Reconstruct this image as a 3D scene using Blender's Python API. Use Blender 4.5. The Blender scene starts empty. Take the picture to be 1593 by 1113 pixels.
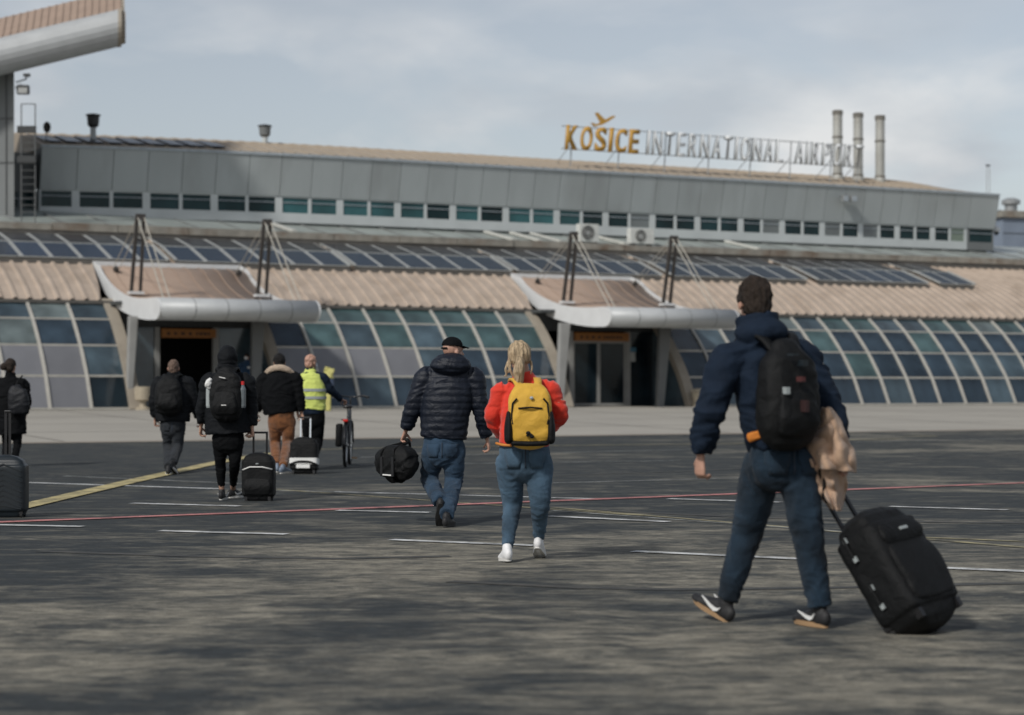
import bpy, math, random
import numpy as np
from mathutils import Vector, Matrix, noise
R = math.radians
random.seed(7)
scene = bpy.context.scene

# ------------------------------------------------------------------ camera
F, CX, HY, EYE = 3100.0, 796.5, 600.0, 1.28      # focal length, centre column, horizon row (photo pixels), eye height (m)
cam_data = bpy.data.cameras.new('camera')
cam = bpy.data.objects.new('camera', cam_data)
scene.collection.objects.link(cam)
scene.camera = cam
cam_data.sensor_width = 36.0
cam_data.lens = F * 36.0 / 1593.0
cam_data.shift_y = (HY - 556.5) / 1593.0
cam_data.clip_end = 6000
cam_data.dof.use_dof = True
cam_data.dof.focus_distance = 17.0
cam_data.dof.aperture_fstop = 2.0
cam.location = (0, 0, EYE)
cam.rotation_euler = (R(90), 0, 0)

# ------------------------------------------------------------------ light
SUN_EL, SUN_AZ = 40.0, 216.0       # azimuth clockwise from +Y (view direction): behind and left of the camera
world = bpy.data.worlds.new('World')
scene.world = world
world.use_nodes = True
wn, wl = world.node_tree.nodes, world.node_tree.links
wn.clear()
w_out = wn.new('ShaderNodeOutputWorld')
w_bg = wn.new('ShaderNodeBackground')
w_bg.inputs['Strength'].default_value = 0.092
sky = wn.new('ShaderNodeTexSky')
sky.sky_type = 'NISHITA'
sky.sun_disc = False
sky.sun_elevation = R(SUN_EL)
sky.sun_rotation = R(SUN_AZ)
sky.altitude = 200
sky.air_density = 1.0
sky.dust_density = 1.5
sky.ozone_density = 1.0
hsv = wn.new('ShaderNodeHueSaturation')
hsv.inputs['Saturation'].default_value = 0.48
hsv.inputs['Value'].default_value = 1.08
wl.new(sky.outputs[0], hsv.inputs['Color'])
tc = wn.new('ShaderNodeTexCoord')
mp = wn.new('ShaderNodeMapping')
mp.inputs['Scale'].default_value = (1.0, 1.0, 2.6)
mp.inputs['Location'].default_value = (1.32, 0.4, 0.35)
wl.new(tc.outputs['Generated'], mp.inputs['Vector'])
n1 = wn.new('ShaderNodeTexNoise')
n1.inputs['Scale'].default_value = 6.5
n1.inputs['Detail'].default_value = 7.0
n1.inputs['Roughness'].default_value = 0.52
n1.inputs['Distortion'].default_value = 0.35
wl.new(mp.outputs[0], n1.inputs['Vector'])
ramp = wn.new('ShaderNodeValToRGB')
ramp.color_ramp.elements[0].position = 0.45
ramp.color_ramp.elements[1].position = 0.61
wl.new(n1.outputs['Fac'], ramp.inputs[0])
n2 = wn.new('ShaderNodeTexNoise')
n2.inputs['Scale'].default_value = 8.0
n2.inputs['Detail'].default_value = 6.0
wl.new(mp.outputs[0], n2.inputs['Vector'])
shade = wn.new('ShaderNodeValToRGB')
shade.color_ramp.elements[0].position = 0.38
shade.color_ramp.elements[0].color = (5.3, 5.65, 6.1, 1)
shade.color_ramp.elements[1].position = 0.64
shade.color_ramp.elements[1].color = (9.3, 9.15, 8.95, 1)
wl.new(n2.outputs['Fac'], shade.inputs[0])
cmix = wn.new('ShaderNodeMix')
cmix.data_type = 'RGBA'
wsep = wn.new('ShaderNodeSeparateXYZ'); wl.new(tc.outputs['Generated'], wsep.inputs[0])
wfade = wn.new('ShaderNodeMapRange')
wfade.inputs['From Min'].default_value = 0.08; wfade.inputs['From Max'].default_value = 0.19
wfade.inputs['To Min'].default_value = 1.0; wfade.inputs['To Max'].default_value = 0.22
wl.new(wsep.outputs['Z'], wfade.inputs[0])
wmul = wn.new('ShaderNodeMath'); wmul.operation = 'MULTIPLY'
wl.new(ramp.outputs[0], wmul.inputs[0]); wl.new(wfade.outputs[0], wmul.inputs[1])
wl.new(wmul.outputs[0], cmix.inputs[0])
wl.new(hsv.outputs[0], cmix.inputs[6])
wl.new(shade.outputs[0], cmix.inputs[7])
wl.new(cmix.outputs[2], w_bg.inputs['Color'])
wl.new(w_bg.outputs[0], w_out.inputs[0])

sun_data = bpy.data.lights.new('sun', 'SUN')
sun_data.energy = 2.6
sun_data.angle = R(5)
sun_data.color = (1.0, 0.965, 0.91)
sun = bpy.data.objects.new('sun', sun_data)
scene.collection.objects.link(sun)
_sd = Vector((math.sin(R(SUN_AZ)) * math.cos(R(SUN_EL)), math.cos(R(SUN_AZ)) * math.cos(R(SUN_EL)), math.sin(R(SUN_EL))))
sun.rotation_euler = _sd.to_track_quat('Z', 'Y').to_euler()
sun.location = _sd * 100

vs = scene.view_settings
vs.view_transform = 'Standard'
vs.look = 'None'
vs.exposure = 0.0
vs.gamma = 1.0
vs.use_curve_mapping = False

# ------------------------------------------------------------------ helpers
COL = scene.collection
YAW = R(27.5)
CO, SI = math.cos(YAW), math.sin(YAW)
Z0 = 77.5                           # distance to the terminal front on the optical axis
BASE = 0.42                         # ground level at the terminal

def pix(x, y, d):                   # a point of the photograph at distance d
    return Vector(((x - CX) / F * d, d, EYE - (y - HY) / F * d))

def gpt(x, y, z=0.0):               # a point of the photograph on the ground
    d = F * (EYE - z) / (y - HY)
    return Vector(((x - CX) / F * d, d, z))

def s_at(x, b):                     # distance along the terminal at image column x, b metres behind its foot
    u = (x - CX) / F
    return (u * (Z0 + b * CO) + b * SI) / (CO - u * SI)

def z_at(x, y, b):
    s = s_at(x, b)
    d = Z0 + s * SI + b * CO
    return EYE - (y - HY) / F * d

def fw(s, b, z):                    # terminal coordinates to world
    return Vector((s * CO - b * SI, Z0 + s * SI + b * CO, z))

class MB:
    """collects faces for ONE mesh object"""
    def __init__(self):
        self.v, self.f = [], []
    def add(self, vs_, fs_):
        o = len(self.v)
        self.v.extend([tuple(p) for p in vs_])
        self.f.extend([tuple(i + o for i in f) for f in fs_])
        return self
    def box(self, c, size, rot=None):
        hx, hy, hz = size[0] / 2, size[1] / 2, size[2] / 2
        c = Vector(c)
        P = []
        for sx, sy, sz in ((-1,-1,-1),(1,-1,-1),(1,1,-1),(-1,1,-1),(-1,-1,1),(1,-1,1),(1,1,1),(-1,1,1)):
            p = Vector((sx * hx, sy * hy, sz * hz))
            if rot is not None: p = rot @ p
            P.append(c + p)
        return self.add(P, [(0,3,2,1),(4,5,6,7),(0,1,5,4),(1,2,6,5),(2,3,7,6),(3,0,4,7)])
    def span(self, x0, x1, y0, y1, z0, z1):
        return self.box(((x0+x1)/2, (y0+y1)/2, (z0+z1)/2), (abs(x1-x0), abs(y1-y0), abs(z1-z0)))
    def bar(self, a, b, w, h, up=(0, 0, 1)):
        a, b = Vector(a), Vector(b)
        t = (b - a).normalized()
        u = Vector(up)
        if abs(t.dot(u)) > 0.98: u = Vector((0, 1, 0))
        x = t.cross(u).normalized()
        y = x.cross(t)
        rot = Matrix((x, t, y)).transposed()
        return self.box((a + b) / 2, (w, (b - a).length, h), rot)
    def tube(self, pts, r, n=8, closed=False):
        pts = [Vector(p) for p in pts]
        if not hasattr(r, '__len__'): r = [r] * len(pts)
        rings = []
        prev = None
        for i, p in enumerate(pts):
            if closed:
                t = pts[(i + 1) % len(pts)] - pts[i - 1]
            else:
                t = pts[min(i + 1, len(pts) - 1)] - pts[max(i - 1, 0)]
            t.normalize()
            if prev is None:
                prev = t.orthogonal().normalized()
            x = (prev - t * prev.dot(t)).normalized()
            prev = x
            y = t.cross(x)
            rings.append([p + (x * math.cos(2*math.pi*k/n) + y * math.sin(2*math.pi*k/n)) * r[i] for k in range(n)])
        V = [q for g in rings for q in g]
        Fc = []
        m = len(rings)
        for i in range(m if closed else m - 1):
            j = (i + 1) % m
            for k in range(n):
                k2 = (k + 1) % n
                Fc.append((i*n+k, i*n+k2, j*n+k2, j*n+k))
        if not closed:
            Fc.append(tuple(range(n-1, -1, -1)))
            Fc.append(tuple((m-1)*n + k for k in range(n)))
        return self.add(V, Fc)
    def prism(self, poly, axis_vec, origin=(0, 0, 0), ex=(1, 0, 0), ey=(0, 0, 1)):
        o, ex, ey, av = Vector(origin), Vector(ex), Vector(ey), Vector(axis_vec)
        n = len(poly)
        A = [o + ex * p[0] + ey * p[1] for p in poly]
        return self.add(A + [p + av for p in A], [tuple(range(n)), tuple(range(2*n-1, n-1, -1))] + [(i, i + n, (i+1) % n + n, (i+1) % n) for i in range(n)])
    def lathe(self, prof, n=16, origin=(0, 0, 0)):
        o = Vector(origin)
        V = [o + Vector((r*math.cos(2*math.pi*k/n), r*math.sin(2*math.pi*k/n), z)) for r, z in prof for k in range(n)]
        Fc = []
        for i in range(len(prof) - 1):
            for k in range(n):
                k2 = (k + 1) % n
                Fc.append((i*n+k, i*n+k2, (i+1)*n+k2, (i+1)*n+k))
        Fc.append(tuple(range(n-1, -1, -1)))
        Fc.append(tuple((len(prof)-1)*n + k for k in range(n)))
        return self.add(V, Fc)
    def mesh(self, name, smooth=False):
        me = bpy.data.meshes.new(name)
        me.from_pydata(self.v, [], self.f)
        me.validate()
        if smooth:
            me.shade_smooth()
        return me
    def build(self, name, material, parent=None, loc=None, smooth=False, bevel=0):
        return obj(name, self.mesh(name, smooth), material, parent, loc, bevel)

def fix_normals(me):
    import bmesh
    bm = bmesh.new(); bm.from_mesh(me)
    bmesh.ops.recalc_face_normals(bm, faces=bm.faces)
    bm.to_mesh(me); bm.free()

def obj(name, me, material, parent=None, loc=None, bevel=0):
    if not me.get('n_ok'):
        fix_normals(me); me['n_ok'] = 1
    o = bpy.data.objects.new(name, me)
    COL.objects.link(o)
    if material is not None:
        if not me.materials: me.materials.append(material)
        elif me.materials[0] != material:
            o.material_slots[0].link = 'OBJECT'
            o.material_slots[0].material = material
    if parent is not None: o.parent = parent
    if loc is not None: o.location = loc
    if bevel:
        m = o.modifiers.new('bevel', 'BEVEL'); m.width = bevel; m.segments = 2; m.limit_method = 'ANGLE'
    return o

def empty(name, loc=(0, 0, 0), rz=0.0):
    o = bpy.data.objects.new(name, None)
    o.empty_display_size = 0.3
    COL.objects.link(o)
    o.location = loc
    o.rotation_euler = (0, 0, rz)
    return o

def tag(o, label=None, cat=None, group=None, kind=None):
    if label: o['label'] = label
    if cat: o['category'] = cat
    if group: o['group'] = group
    if kind: o['kind'] = kind
    return o

# ------------------------------------------------------------------ materials
def pm(name, col, rough=0.7, var=0.15, scale=6.0, bump=0.0, bscale=150.0, metal=0.0, spec=0.5, coat=0.0, rnd=0.0, stretch=None, sheen=0.0, dirt=None, dscale=1.2, wrinkle=0.0):
    m = bpy.data.materials.new(name)
    m.use_nodes = True
    nt = m.node_tree; N, L = nt.nodes, nt.links
    b = N['Principled BSDF']
    b.inputs['Roughness'].default_value = rough
    b.inputs['Metallic'].default_value = metal
    b.inputs['Specular IOR Level'].default_value = spec
    b.inputs['Coat Weight'].default_value = coat
    b.inputs['Sheen Weight'].default_value = sheen
    t = N.new('ShaderNodeTexCoord')
    src = t.outputs['Object']
    if stretch:
        q = N.new('ShaderNodeMapping'); q.inputs['Scale'].default_value = stretch
        L.new(src, q.inputs[0]); src = q.outputs[0]
    nz = N.new('ShaderNodeTexNoise'); nz.inputs['Scale'].default_value = scale; nz.inputs['Detail'].default_value = 5
    L.new(src, nz.inputs['Vector'])
    mr = N.new('ShaderNodeMapRange')
    mr.inputs['From Min'].default_value = 0.3; mr.inputs['From Max'].default_value = 0.7
    mr.inputs['To Min'].default_value = 1 - var; mr.inputs['To Max'].default_value = 1 + var
    L.new(nz.outputs['Fac'], mr.inputs[0])
    val = mr.outputs[0]
    if rnd:
        oi = N.new('ShaderNodeObjectInfo')
        m2 = N.new('ShaderNodeMapRange')
        m2.inputs['To Min'].default_value = 1 - rnd; m2.inputs['To Max'].default_value = 1 + rnd
        L.new(oi.outputs['Random'], m2.inputs[0])
        mm = N.new('ShaderNodeMath'); mm.operation = 'MULTIPLY'
        L.new(val, mm.inputs[0]); L.new(m2.outputs[0], mm.inputs[1]); val = mm.outputs[0]
    vm = N.new('ShaderNodeVectorMath'); vm.operation = 'SCALE'
    vm.inputs[0].default_value = col
    L.new(val, vm.inputs['Scale'])
    colour = vm.outputs[0]
    if dirt:
        dn = N.new('ShaderNodeTexNoise'); dn.inputs['Scale'].default_value = dscale; dn.inputs['Detail'].default_value = 6
        L.new(src, dn.inputs['Vector'])
        dr = N.new('ShaderNodeMapRange'); dr.inputs['From Min'].default_value = 0.5; dr.inputs['From Max'].default_value = 0.75
        dr.inputs['To Max'].default_value = dirt[3]
        L.new(dn.outputs['Fac'], dr.inputs[0])
        dm = N.new('ShaderNodeMix'); dm.data_type = 'RGBA'
        L.new(dr.outputs[0], dm.inputs[0]); L.new(colour, dm.inputs[6]); dm.inputs[7].default_value = (dirt[0], dirt[1], dirt[2], 1)
        colour = dm.outputs[2]
    L.new(colour, b.inputs['Base Color'])
    if bump:
        bn = N.new('ShaderNodeTexNoise'); bn.inputs['Scale'].default_value = bscale; bn.inputs['Detail'].default_value = 4
        L.new(t.outputs['Object'], bn.inputs['Vector'])
        bp = N.new('ShaderNodeBump'); bp.inputs['Strength'].default_value = bump; bp.inputs['Distance'].default_value = 0.01
        L.new(bn.outputs['Fac'], bp.inputs['Height'])
        if wrinkle:
            wq = N.new('ShaderNodeTexNoise'); wq.inputs['Scale'].default_value = 11.0; wq.inputs['Detail'].default_value = 3; wq.inputs['Distortion'].default_value = 1.6
            L.new(t.outputs['Object'], wq.inputs['Vector'])
            wb = N.new('ShaderNodeBump'); wb.inputs['Strength'].default_value = wrinkle; wb.inputs['Distance'].default_value = 0.03
            L.new(wq.outputs['Fac'], wb.inputs['Height']); L.new(wb.outputs[0], bp.inputs['Normal'])
        L.new(bp.outputs[0], b.inputs['Normal'])
    return m

def asphalt_mat():
    m = bpy.data.materials.new('worn_asphalt'); m.use_nodes = True
    nt = m.node_tree; N, L = nt.nodes, nt.links
    b = N['Principled BSDF']; b.inputs['Roughness'].default_value = 0.85; b.inputs['Specular IOR Level'].default_value = 0.3
    g = N.new('ShaderNodeNewGeometry')
    def nz(scale, detail, rough=0.55, dist=0.0, st=(1, 1, 1), off=(0, 0, 0)):
        q = N.new('ShaderNodeMapping'); q.inputs['Scale'].default_value = st; q.inputs['Location'].default_value = off
        L.new(g.outputs['Position'], q.inputs[0])
        t = N.new('ShaderNodeTexNoise'); t.inputs['Scale'].default_value = scale; t.inputs['Detail'].default_value = detail
        t.inputs['Roughness'].default_value = rough; t.inputs['Distortion'].default_value = dist
        L.new(q.outputs[0], t.inputs['Vector'])
        return t.outputs['Fac']
    def rng(s, a, c, lo=0.0, hi=1.0):
        r = N.new('ShaderNodeMapRange'); r.inputs['From Min'].default_value = a; r.inputs['From Max'].default_value = c
        r.inputs['To Min'].default_value = lo; r.inputs['To Max'].default_value = hi
        L.new(s, r.inputs[0]); return r.outputs[0]
    def mix(f, a, c):
        x = N.new('ShaderNodeMix'); x.data_type = 'RGBA'
        L.new(f, x.inputs[0])
        for s, k in ((a, 6), (c, 7)):
            if isinstance(s, tuple): x.inputs[k].default_value = (*s, 1)
            else: L.new(s, x.inputs[k])
        return x.outputs[2]
    def mul(a, c, op='MULTIPLY'):
        x = N.new('ShaderNodeMath'); x.operation = op
        for s, k in ((a, 0), (c, 1)):
            if isinstance(s, (int, float)): x.inputs[k].default_value = s
            else: L.new(s, x.inputs[k])
        return x.outputs[0]
    sep = N.new('ShaderNodeSeparateXYZ'); L.new(g.outputs['Position'], sep.inputs[0])
    big = nz(0.26, 5, 0.55, 0.8, (0.8, 1, 1), (3.1, 7.4, 0))
    mid = nz(1.4, 9, 0.72, 0.6, (0.6, 1, 1), (1, 2, 0))
    fine = nz(4.5, 9, 0.76, 0.5, (0.55, 1, 1))
    grit = nz(70.0, 4, 0.6)
    # the pale cement film lies on the near stand; the taxi lane beyond it was resurfaced darker
    lane = rng(mul(sep.outputs['Y'], mul(sep.outputs['X'], -0.25), 'ADD'), 15.5, 19.5, 0.045, -0.055)
    worn = rng(mul(mul(mul(mul(big, 0.55), mul(mid, 0.48), 'ADD'), mul(sep.outputs['X'], 0.006), 'ADD'), lane, 'ADD'), 0.495, 0.585)
    worn = mul(worn, rng(fine, 0.38, 0.58, 0.12, 1.0))
    c = mix(worn, (0.027, 0.032, 0.034), (0.225, 0.208, 0.165))
    streak = rng(nz(3.0, 8, 0.75, 0.4, (0.45, 1.2, 1), (9, 1, 0)), 0.50, 0.66, 0, 0.6)
    c = mix(streak, c, (0.165, 0.154, 0.124))
    spots = rng(nz(0.6, 8, 0.68, 1.0, (0.8, 1, 1), (22, 5, 0)), 0.60, 0.68, 0, 0.8)
    c = mix(spots, c, (0.030, 0.033, 0.032))
    vm = N.new('ShaderNodeVectorMath'); vm.operation = 'SCALE'
    brushed = rng(nz(13.0, 6, 0.75, 0.3, (0.6, 1, 1), (4, 8, 0)), 0.30, 0.70, 0.52, 1.48)
    L.new(c, vm.inputs[0]); L.new(mul(rng(grit, 0.25, 0.75, 0.65, 1.35), brushed), vm.inputs['Scale'])
    L.new(vm.outputs[0], b.inputs['Base Color'])
    bp = N.new('ShaderNodeBump'); bp.inputs['Strength'].default_value = 0.5; bp.inputs['Distance'].default_value = 0.006
    L.new(grit, bp.inputs['Height']); L.new(bp.outputs[0], b.inputs['Normal'])
    return m

def paint_mat(name, col, keep=0.5, under=(0.035, 0.037, 0.035)):
    m = bpy.data.materials.new(name); m.use_nodes = True
    nt = m.node_tree; N, L = nt.nodes, nt.links
    b = N['Principled BSDF']; b.inputs['Roughness'].default_value = 0.75
    g = N.new('ShaderNodeNewGeometry')
    t = N.new('ShaderNodeTexNoise'); t.inputs['Scale'].default_value = 3.0; t.inputs['Detail'].default_value = 9; t.inputs['Roughness'].default_value = 0.75
    L.new(g.outputs['Position'], t.inputs['Vector'])
    r = N.new('ShaderNodeMapRange'); r.inputs['From Min'].default_value = keep - 0.12; r.inputs['From Max'].default_value = keep + 0.12
    L.new(t.outputs['Fac'], r.inputs[0])
    x = N.new('ShaderNodeMix'); x.data_type = 'RGBA'
    L.new(r.outputs[0], x.inputs[0]); x.inputs[6].default_value = (*col, 1); x.inputs[7].default_value = (*under, 1)
    L.new(x.outputs[2], b.inputs['Base Color'])
    return m

M = {}
M['asphalt'] = asphalt_mat()
M['concrete'] = pm('concrete_apron', (0.33, 0.31, 0.27), 0.85, 0.10, 0.25, 0.2, 30, stretch=(1, 0.6, 1))
M['concrete_edge'] = pm('concrete_edge_strip', (0.24, 0.21, 0.17), 0.85, 0.15, 0.5)
M['line_white'] = paint_mat('white_road_paint', (0.60, 0.61, 0.60), 0.56)
M['line_thin'] = paint_mat('worn_white_paint', (0.36, 0.37, 0.35), 0.53)
M['line_yellow'] = paint_mat('yellow_road_paint', (0.50, 0.42, 0.20), 0.56)
M['line_yellow_worn'] = paint_mat('worn_yellow_paint', (0.34, 0.30, 0.17), 0.53)
M['line_red'] = paint_mat('red_road_paint', (0.50, 0.20, 0.19), 0.58)
M['alu'] = pm('mullion_aluminium', (0.40, 0.385, 0.345), 0.5, 0.12, 3.0)
M['arch'] = pm('beige_arch_steel', (0.29, 0.255, 0.205), 0.6, 0.12, 2.0)
M['roof'] = pm('beige_sheet_roof', (0.41, 0.335, 0.27), 0.55, 0.12, 1.5, dirt=(0.21, 0.155, 0.11, 0.45), dscale=0.9)
M['roof_up'] = pm('beige_upper_roof', (0.37, 0.31, 0.24), 0.6, 0.10, 1.0)
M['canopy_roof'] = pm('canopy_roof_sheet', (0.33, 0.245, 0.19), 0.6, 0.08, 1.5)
M['white_metal'] = pm('white_painted_metal', (0.62, 0.63, 0.63), 0.38, 0.05, 2.0)
M['nose'] = pm('bullnose_metal', (0.40, 0.415, 0.42), 0.5, 0.06, 2.0, metal=0.1)
M['gutter'] = pm('gutter_zinc', (0.10, 0.095, 0.085), 0.55, 0.2, 3.0)
M['rust'] = pm('rusty_lip', (0.26, 0.245, 0.21), 0.7, 0.2, 2.5, dirt=(0.13, 0.075, 0.04, 0.85), dscale=1.0)
M['lean_roof'] = pm('lean_to_roof', (0.29, 0.32, 0.30), 0.35, 0.2, 0.8, stretch=(1, 0.3, 1))
M['pale_strip'] = pm('pale_strip', (0.52, 0.52, 0.48), 0.5)
M['panel_grey'] = pm('grey_fascia_panel', (0.36, 0.39, 0.392), 0.45, 0.05, 1.0, rnd=0.05, dirt=(0.15, 0.15, 0.14, 0.35), dscale=0.7, stretch=(1, 1, 0.25))
M['seam'] = pm('dark_seam', (0.06, 0.065, 0.065), 0.6)
M['white_wall'] = pm('offwhite_wall', (0.47, 0.50, 0.50), 0.6, 0.06, 1.0)
M['trim'] = pm('pale_trim', (0.33, 0.37, 0.40), 0.4)
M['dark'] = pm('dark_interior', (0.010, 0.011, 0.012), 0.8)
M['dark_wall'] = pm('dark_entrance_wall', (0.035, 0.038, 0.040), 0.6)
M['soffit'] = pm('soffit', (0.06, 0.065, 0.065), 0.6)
M['column'] = pm('column_steel', (0.27, 0.27, 0.26), 0.45, 0.08, 2.0)
M['column_dark'] = pm('grey_column_steel', (0.11, 0.115, 0.115), 0.5, 0.08, 2.0)
M['mast'] = pm('dark_mast_steel', (0.045, 0.04, 0.036), 0.55, 0.2, 3.0)
M['rope'] = pm('steel_rope', (0.40, 0.38, 0.33), 0.5)
M['orange_sign'] = pm('orange_sign', (0.30, 0.115, 0.02), 0.5, 0.12, 6.0)
M['sign_dark'] = pm('dark_print', (0.06, 0.03, 0.015), 0.6)
def glass(name, col, rough=0.07, var=0.45, scale=0.9, rnd=0.2, spec=0.7):
    return pm(name, col, rough, var, scale, rnd=rnd, spec=spec)  # mottled colour stands for blurred reflections and things behind the panes
M['g_navy'] = glass('navy_glass', (0.026, 0.042, 0.058))
M['g_blue'] = glass('blue_grey_glass', (0.055, 0.082, 0.100), 0.12)
M['g_teal'] = glass('teal_glass', (0.055, 0.095, 0.098), 0.15)
M['g_pale'] = glass('pale_teal_glass', (0.125, 0.155, 0.155), 0.2)
M['g_blind'] = glass('blind_behind_glass', (0.16, 0.163, 0.175), 0.2, 0.12, 0.7, 0.10)
M['g_dark'] = glass('dark_glass', (0.011, 0.019, 0.025), 0.08, spec=0.35)
M['w_teal'] = glass('window_teal_glass', (0.028, 0.090, 0.098), 0.12, 0.3, 0.8, spec=0.3)
M['w_dark'] = glass('window_dark_glass', (0.008, 0.027, 0.031), 0.10, 0.4, 0.8, spec=0.22)
M['w_grey'] = glass('window_grey_blind', (0.13, 0.145, 0.145), 0.3, 0.1, 0.8, 0.1)
M['w_green'] = glass('window_green_blind', (0.15, 0.19, 0.15), 0.3, 0.1, 0.8, 0.1)
M['pv_blue'] = pm('solar_cells_blue', (0.014, 0.027, 0.050), 0.22, 0.15, 0.8, rnd=0.25, spec=0.5)
M['pv_grey'] = pm('solar_cells_grey', (0.026, 0.032, 0.042), 0.25, 0.2, 0.8, rnd=0.25, spec=0.3)
M['pv_frame'] = pm('solar_frame', (0.34, 0.35, 0.34), 0.4)
M['letter_orange'] = pm('orange_letter', (0.48, 0.27, 0.05), 0.45, 0.05)
M['letter_white'] = pm('white_letter', (0.78, 0.80, 0.80), 0.45, 0.05)
M['letter_back'] = pm('letter_edge_grey', (0.20, 0.22, 0.23), 0.5)
M['steel'] = pm('galvanised_steel', (0.30, 0.31, 0.31), 0.4, 0.15, 3.0, metal=0.4)
M['steel_dark'] = pm('dark_equipment', (0.03, 0.033, 0.034), 0.5)
M['flue'] = pm('flue_metal', (0.42, 0.42, 0.39), 0.4, 0.15, 2.0, metal=0.3, dirt=(0.22, 0.17, 0.11, 0.6), dscale=1.5, stretch=(1, 1, 0.4))
M['flue_band'] = pm('flue_band', (0.17, 0.16, 0.14), 0.5)
M['ac'] = pm('ac_casing', (0.56, 0.57, 0.54), 0.5)
M['bluish_wall'] = pm('bluish_cladding', (0.20, 0.24, 0.30), 0.6, 0.1, 0.8)
M['tower'] = pm('grey_tower_cladding', (0.15, 0.16, 0.16), 0.55, 0.08, 0.6)
M['pot'] = pm('cream_planter', (0.36, 0.31, 0.23), 0.7)
M['yellow'] = pm('yellow_plastic', (0.46, 0.43, 0.14), 0.5)

# ------------------------------------------------------------------ ground
def strip(name, pts, width, mat, z):
    """a painted line through ground points"""
    P = [Vector((p.x, p.y, 0)) for p in pts]
    L_, R_ = [], []
    for i, p in enumerate(P):
        t = (P[min(i+1, len(P)-1)] - P[max(i-1, 0)]).normalized()
        nrm = Vector((-t.y, t.x, 0)) * width / 2
        L_.append(p + nrm); R_.append(p - nrm)
    V = [(q.x, q.y, z) for q in L_ + R_]
    n = len(P)
    o = MB().add(V, [(i, i + 1, n + i + 1, n + i) for i in range(n - 1)]).build(name, mat)
    tag(o, kind='structure')
    return o

g = MB().add([(-1500, -300, 0), (1500, -300, 0), (1500, 3000, 0), (-1500, 3000, 0)], [(0, 1, 2, 3)]).build('ground', M['asphalt'])
tag(g, kind='structure')

EDGE = 25.0                          # the pale concrete starts this far in front of the terminal
pv = MB()
V = []
for s in (-90, 120):
    for b, z in ((-EDGE + 0.8, 0.012), (-8, 0.30), (-0.6, BASE - 0.004), (30, BASE - 0.004)):
        V.append(fw(s, b, z))
pv.add(V, [(i, 4 + i, 5 + i, i + 1) for i in range(3)])
tag(pv.build('pavement', M['concrete']), kind='structure')
ke = MB()
ke.add([fw(-90, -EDGE, 0.008), fw(120, -EDGE, 0.008), fw(120, -EDGE + 0.8, 0.016), fw(-90, -EDGE + 0.8, 0.016)], [(0, 1, 2, 3)])
tag(ke.build('pavement_edge', M['concrete_edge']), kind='structure')

def pz(b):                           # height of the concrete at b
    t = (b + EDGE - 0.8) / (EDGE - 8.8)
    return 0.012 + (0.30 - 0.012) * t if b < -8 else 0.30 + (BASE - 0.304) * (b + 8) / 7.4
jm = MB()
for b_ in (-19.0, -13.5, -8.0, -3.0):
    jm.add([fw(-60, b_, pz(b_) + .005), fw(80, b_, pz(b_) + .005), fw(80, b_ + .07, pz(b_ + .07) + .005), fw(-60, b_ + .07, pz(b_ + .07) + .005)], [(0, 1, 2, 3)])
for k in range(24):
    s_ = -60 + k * 6
    for b0_, b1_ in ((-EDGE + .9, -19.0), (-18.93, -13.5), (-13.43, -8.0), (-7.93, -3.0), (-2.93, -0.7)):
        jm.add([fw(s_, b0_, pz(b0_) + .005), fw(s_ + .06, b0_, pz(b0_) + .005), fw(s_ + .06, b1_, pz(b1_) + .005), fw(s_, b1_, pz(b1_) + .005)], [(0, 1, 2, 3)])
tag(jm.build('pavement_joints', pm('joint_sealant', (0.12, 0.11, 0.095), 0.8)), kind='structure')

def line(a, b, w, mat, z, n=2):
    A, B = gpt(*a), gpt(*b)
    return strip('road_marking', [A.lerp(B, i / (n - 1)) for i in range(n)], w, mat, z)
# red line across the stand
line((-120, 818), (1750, 746), 0.19, M['line_red'], 0.008, 12)
# yellow taxi line: straight, then a bend to the right
yl = [gpt(-60, 812), gpt(38, 789), gpt(200, 751), gpt(335, 721), gpt(420, 706), gpt(500, 700), gpt(640, 697), gpt(880, 694), gpt(1140, 691), gpt(1400, 683)]
strip('road_marking', yl[:5], 0.27, M['line_yellow'], 0.012)
strip('road_marking', yl[4:], 0.20, M['line_yellow_worn'], 0.012)
for a, b, w in [((-40, 817), (128, 820.5), .10), ((205, 784), (372, 788.5), .11), ((248, 827), (446, 832.5), .10),
                ((525, 795), (668, 798.5), .10), ((608, 841), (832, 850), .10), ((985, 859), (1243, 871), .10),
                ((1468, 885), (1660, 893), .10), ((852, 804), (1040, 813), .10), ((1384, 789), (1568, 794.5), .11), ((1040, 777), (1215, 782.5), .11)]:
    line(a, b, w * 1.35, M['line_white'], 0.008, 3)
line((36, 751), (340, 761), 0.14, M['line_white'], 0.004)
line((340, 761), (660, 770), 0.10, M['line_thin'], 0.004)
line((520, 765.5), (940, 777), 0.10, M['line_white'], 0.004)
line((430, 762), (1000, 803), 0.07, M['line_yellow_worn'], 0.0045, 4)
line((100, 741), (420, 755), 0.08, M['line_thin'], 0.0045)
line((860, 790), (1130, 813), 0.09, M['line_yellow_worn'], 0.0045)
line((1130, 813), (1660, 858), 0.11, M['line_yellow_worn'], 0.0045)
line((860, 795), (1325, 829), 0.06, M['line_thin'], 0.0048)
line((1420, 836), (1660, 846), 0.10, M['line_yellow_worn'], 0.0048)
line((560, 712), (1100, 699), 0.12, M['line_thin'], 0.004)
line((560, 724), (1060, 717), 0.10, M['line_thin'], 0.0044)
line((860, 752), (1160, 744), 0.10, M['line_thin'], 0.0044)
line((1330, 688), (1620, 682), 0.14, M['line_thin'], 0.004)
M['tyre_mark'] = paint_mat('tyre_mark', (0.022, 0.024, 0.025), 0.50, (0.075, 0.072, 0.062))
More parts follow.
